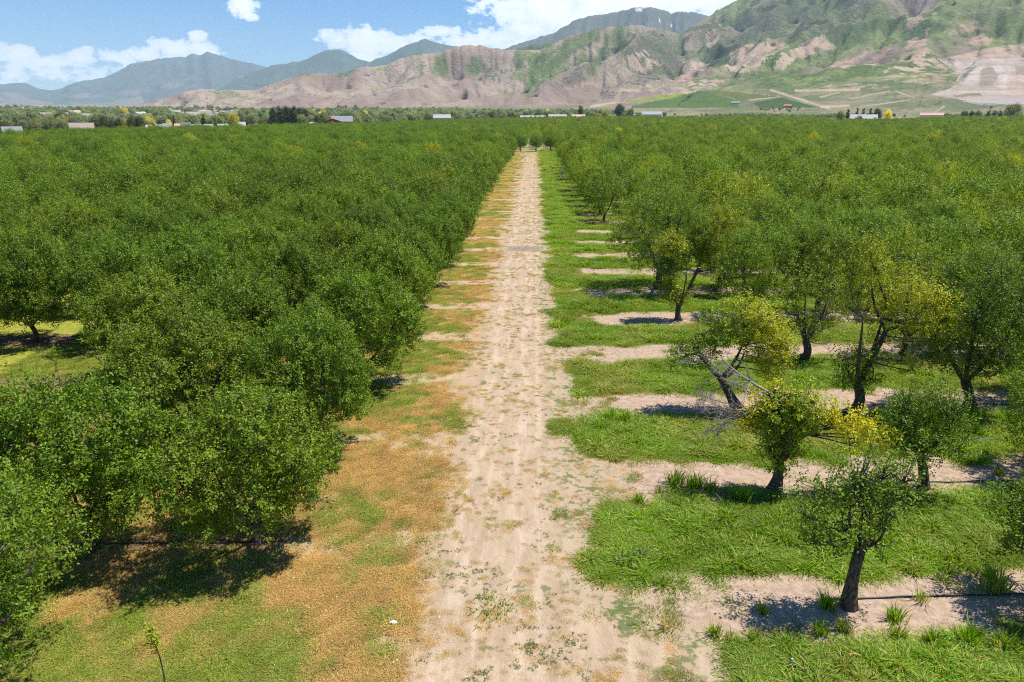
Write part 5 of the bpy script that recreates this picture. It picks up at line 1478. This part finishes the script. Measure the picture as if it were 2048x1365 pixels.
nz = t.noise(vec.outputs[0], 30, 7, .6); nz2 = t.noise(vec.outputs[0], 75, 6, .6); nzs = t.noise(vec.outputs[0], 14, 4, .5)
clouds = [  # photo px centre, half width, half height, strength
    (25, 108, 55, 14, .8), (100, 122, 55, 10, .7), (165, 116, 36, 10, .75), (230, 118, 50, 10, .72), (300, 110, 42, 13, .9), (350, 98, 44, 14, .95), (405, 100, 34, 10, .9), (393, 73, 15, 8, .9), (80, 145, 150, 18, .33), (250, 136, 110, 14, .33),
    (484, 12, 24, 18, 1.1), (497, 32, 16, 9, .9), (470, 20, 16, 10, .8), (715, 84, 46, 22, 1.15), (680, 80, 26, 10, .9), (745, 92, 50, 24, 1), (795, 90, 30, 14, .95), (722, 112, 30, 12, .9), (885, 64, 34, 9, .95), (835, 80, 24, 10, .8), (930, 84, 60, 15, 1), (1000, 78, 60, 18, 1), (1050, 62, 50, 22, 1),
    (1100, 20, 110, 34, 1.15), (1010, 8, 40, 12, .7), (1150, 45, 80, 30, 1.1), (1240, 8, 140, 30, 1.2), (1400, 8, 90, 22, 1.1), (1400, 35, 40, 14, .9), (1310, 0, 120, 20, 1), (640, 165, 500, 8, .35), (1020, 92, 40, 12, .9)]
field = None; low = None
for (cx, cy, a, b, st) in clouds:
    d = ray(cx, cy); h = math.hypot(d[0], d[1]); a0 = math.atan2(d[0], d[1]); e0 = math.atan2(d[2], h)
    kx = F / (cp * 1.0) * .95
    u = t.m('DIVIDE', t.m('SUBTRACT', az, a0), a * 1.25 / (F / cp) * (1 / (1 + ((cx - 1024) / F) ** 2)) * 1.1); v = t.m('DIVIDE', t.m('SUBTRACT', elv, e0), b * 1.25 / F)
    dist = t.m('SQRT', t.m('ADD', t.m('MULTIPLY', u, u), t.m('MULTIPLY', v, v)))
    f = t.m('MULTIPLY', t.m('SUBTRACT', 1.0, dist), st)
    field = f if field is None else t.m('SMOOTH_MAX', field, f, .15)
cl = t.m('ADD', field, t.m('ADD', t.m('MULTIPLY', t.m('SUBTRACT', nz, .5), 2.3), t.m('MULTIPLY', t.m('SUBTRACT', nz2, .5), 1.2)))
mask = t.m('MULTIPLY', t.ss(-.04, .30, cl), .95)
thick = t.ss(.1, .9, t.m('ADD', cl, t.m('MULTIPLY', t.m('SUBTRACT', nzs, .5), 1.2)))
ccol = t.mix(thick, (.74, .82, .93), (1.0, .99, .97))
bgc = t.n('ShaderNodeBackground'); t.put(bgc.inputs[0], ccol); bgc.inputs[1].default_value = CLOUD_STR
mx = t.n('ShaderNodeMixShader'); t.put(mx.inputs[0], mask); t.L.new(bg.outputs[0], mx.inputs[1]); t.L.new(bgc.outputs[0], mx.inputs[2])
t.L.new(mx.outputs[0], out.inputs[0])

if HAZE > 0:
    mb = MB(); S_ = 21000
    mb.box(-S_, S_, -S_, S_, -4, 1900)
    hm = bpy.data.materials.new('haze_air'); hm.use_nodes = True
    hn = NT(hm.node_tree); hm.node_tree.nodes.clear()
    ho = hn.n('ShaderNodeOutputMaterial'); pv = hn.n('ShaderNodeVolumePrincipled')
    pv.inputs['Color'].default_value = (.62, .80, 1.0, 1); pv.inputs['Density'].default_value = HAZE; pv.inputs['Anisotropy'].default_value = 0.0
    hn.L.new(pv.outputs[0], ho.inputs['Volume'])
    tag(obj('haze', mb.mesh('haze', hm)), 'thin blue air haze over the valley', 'haze', kind='stuff')

sc.view_settings.view_transform = 'Standard'; sc.view_settings.look = 'None'
sc.view_settings.exposure = EXPO; sc.view_settings.gamma = 1.0
sc.render.engine = 'CYCLES'
cy = sc.cycles
cy.max_bounces = 8; cy.diffuse_bounces = 2; cy.glossy_bounces = 2; cy.transmission_bounces = 5; cy.volume_bounces = 1; cy.transparent_max_bounces = 6
cy.use_denoising = False; cy.sample_clamp_indirect = 4.0; cy.filter_width = 1.1
sc.render.use_persistent_data = False
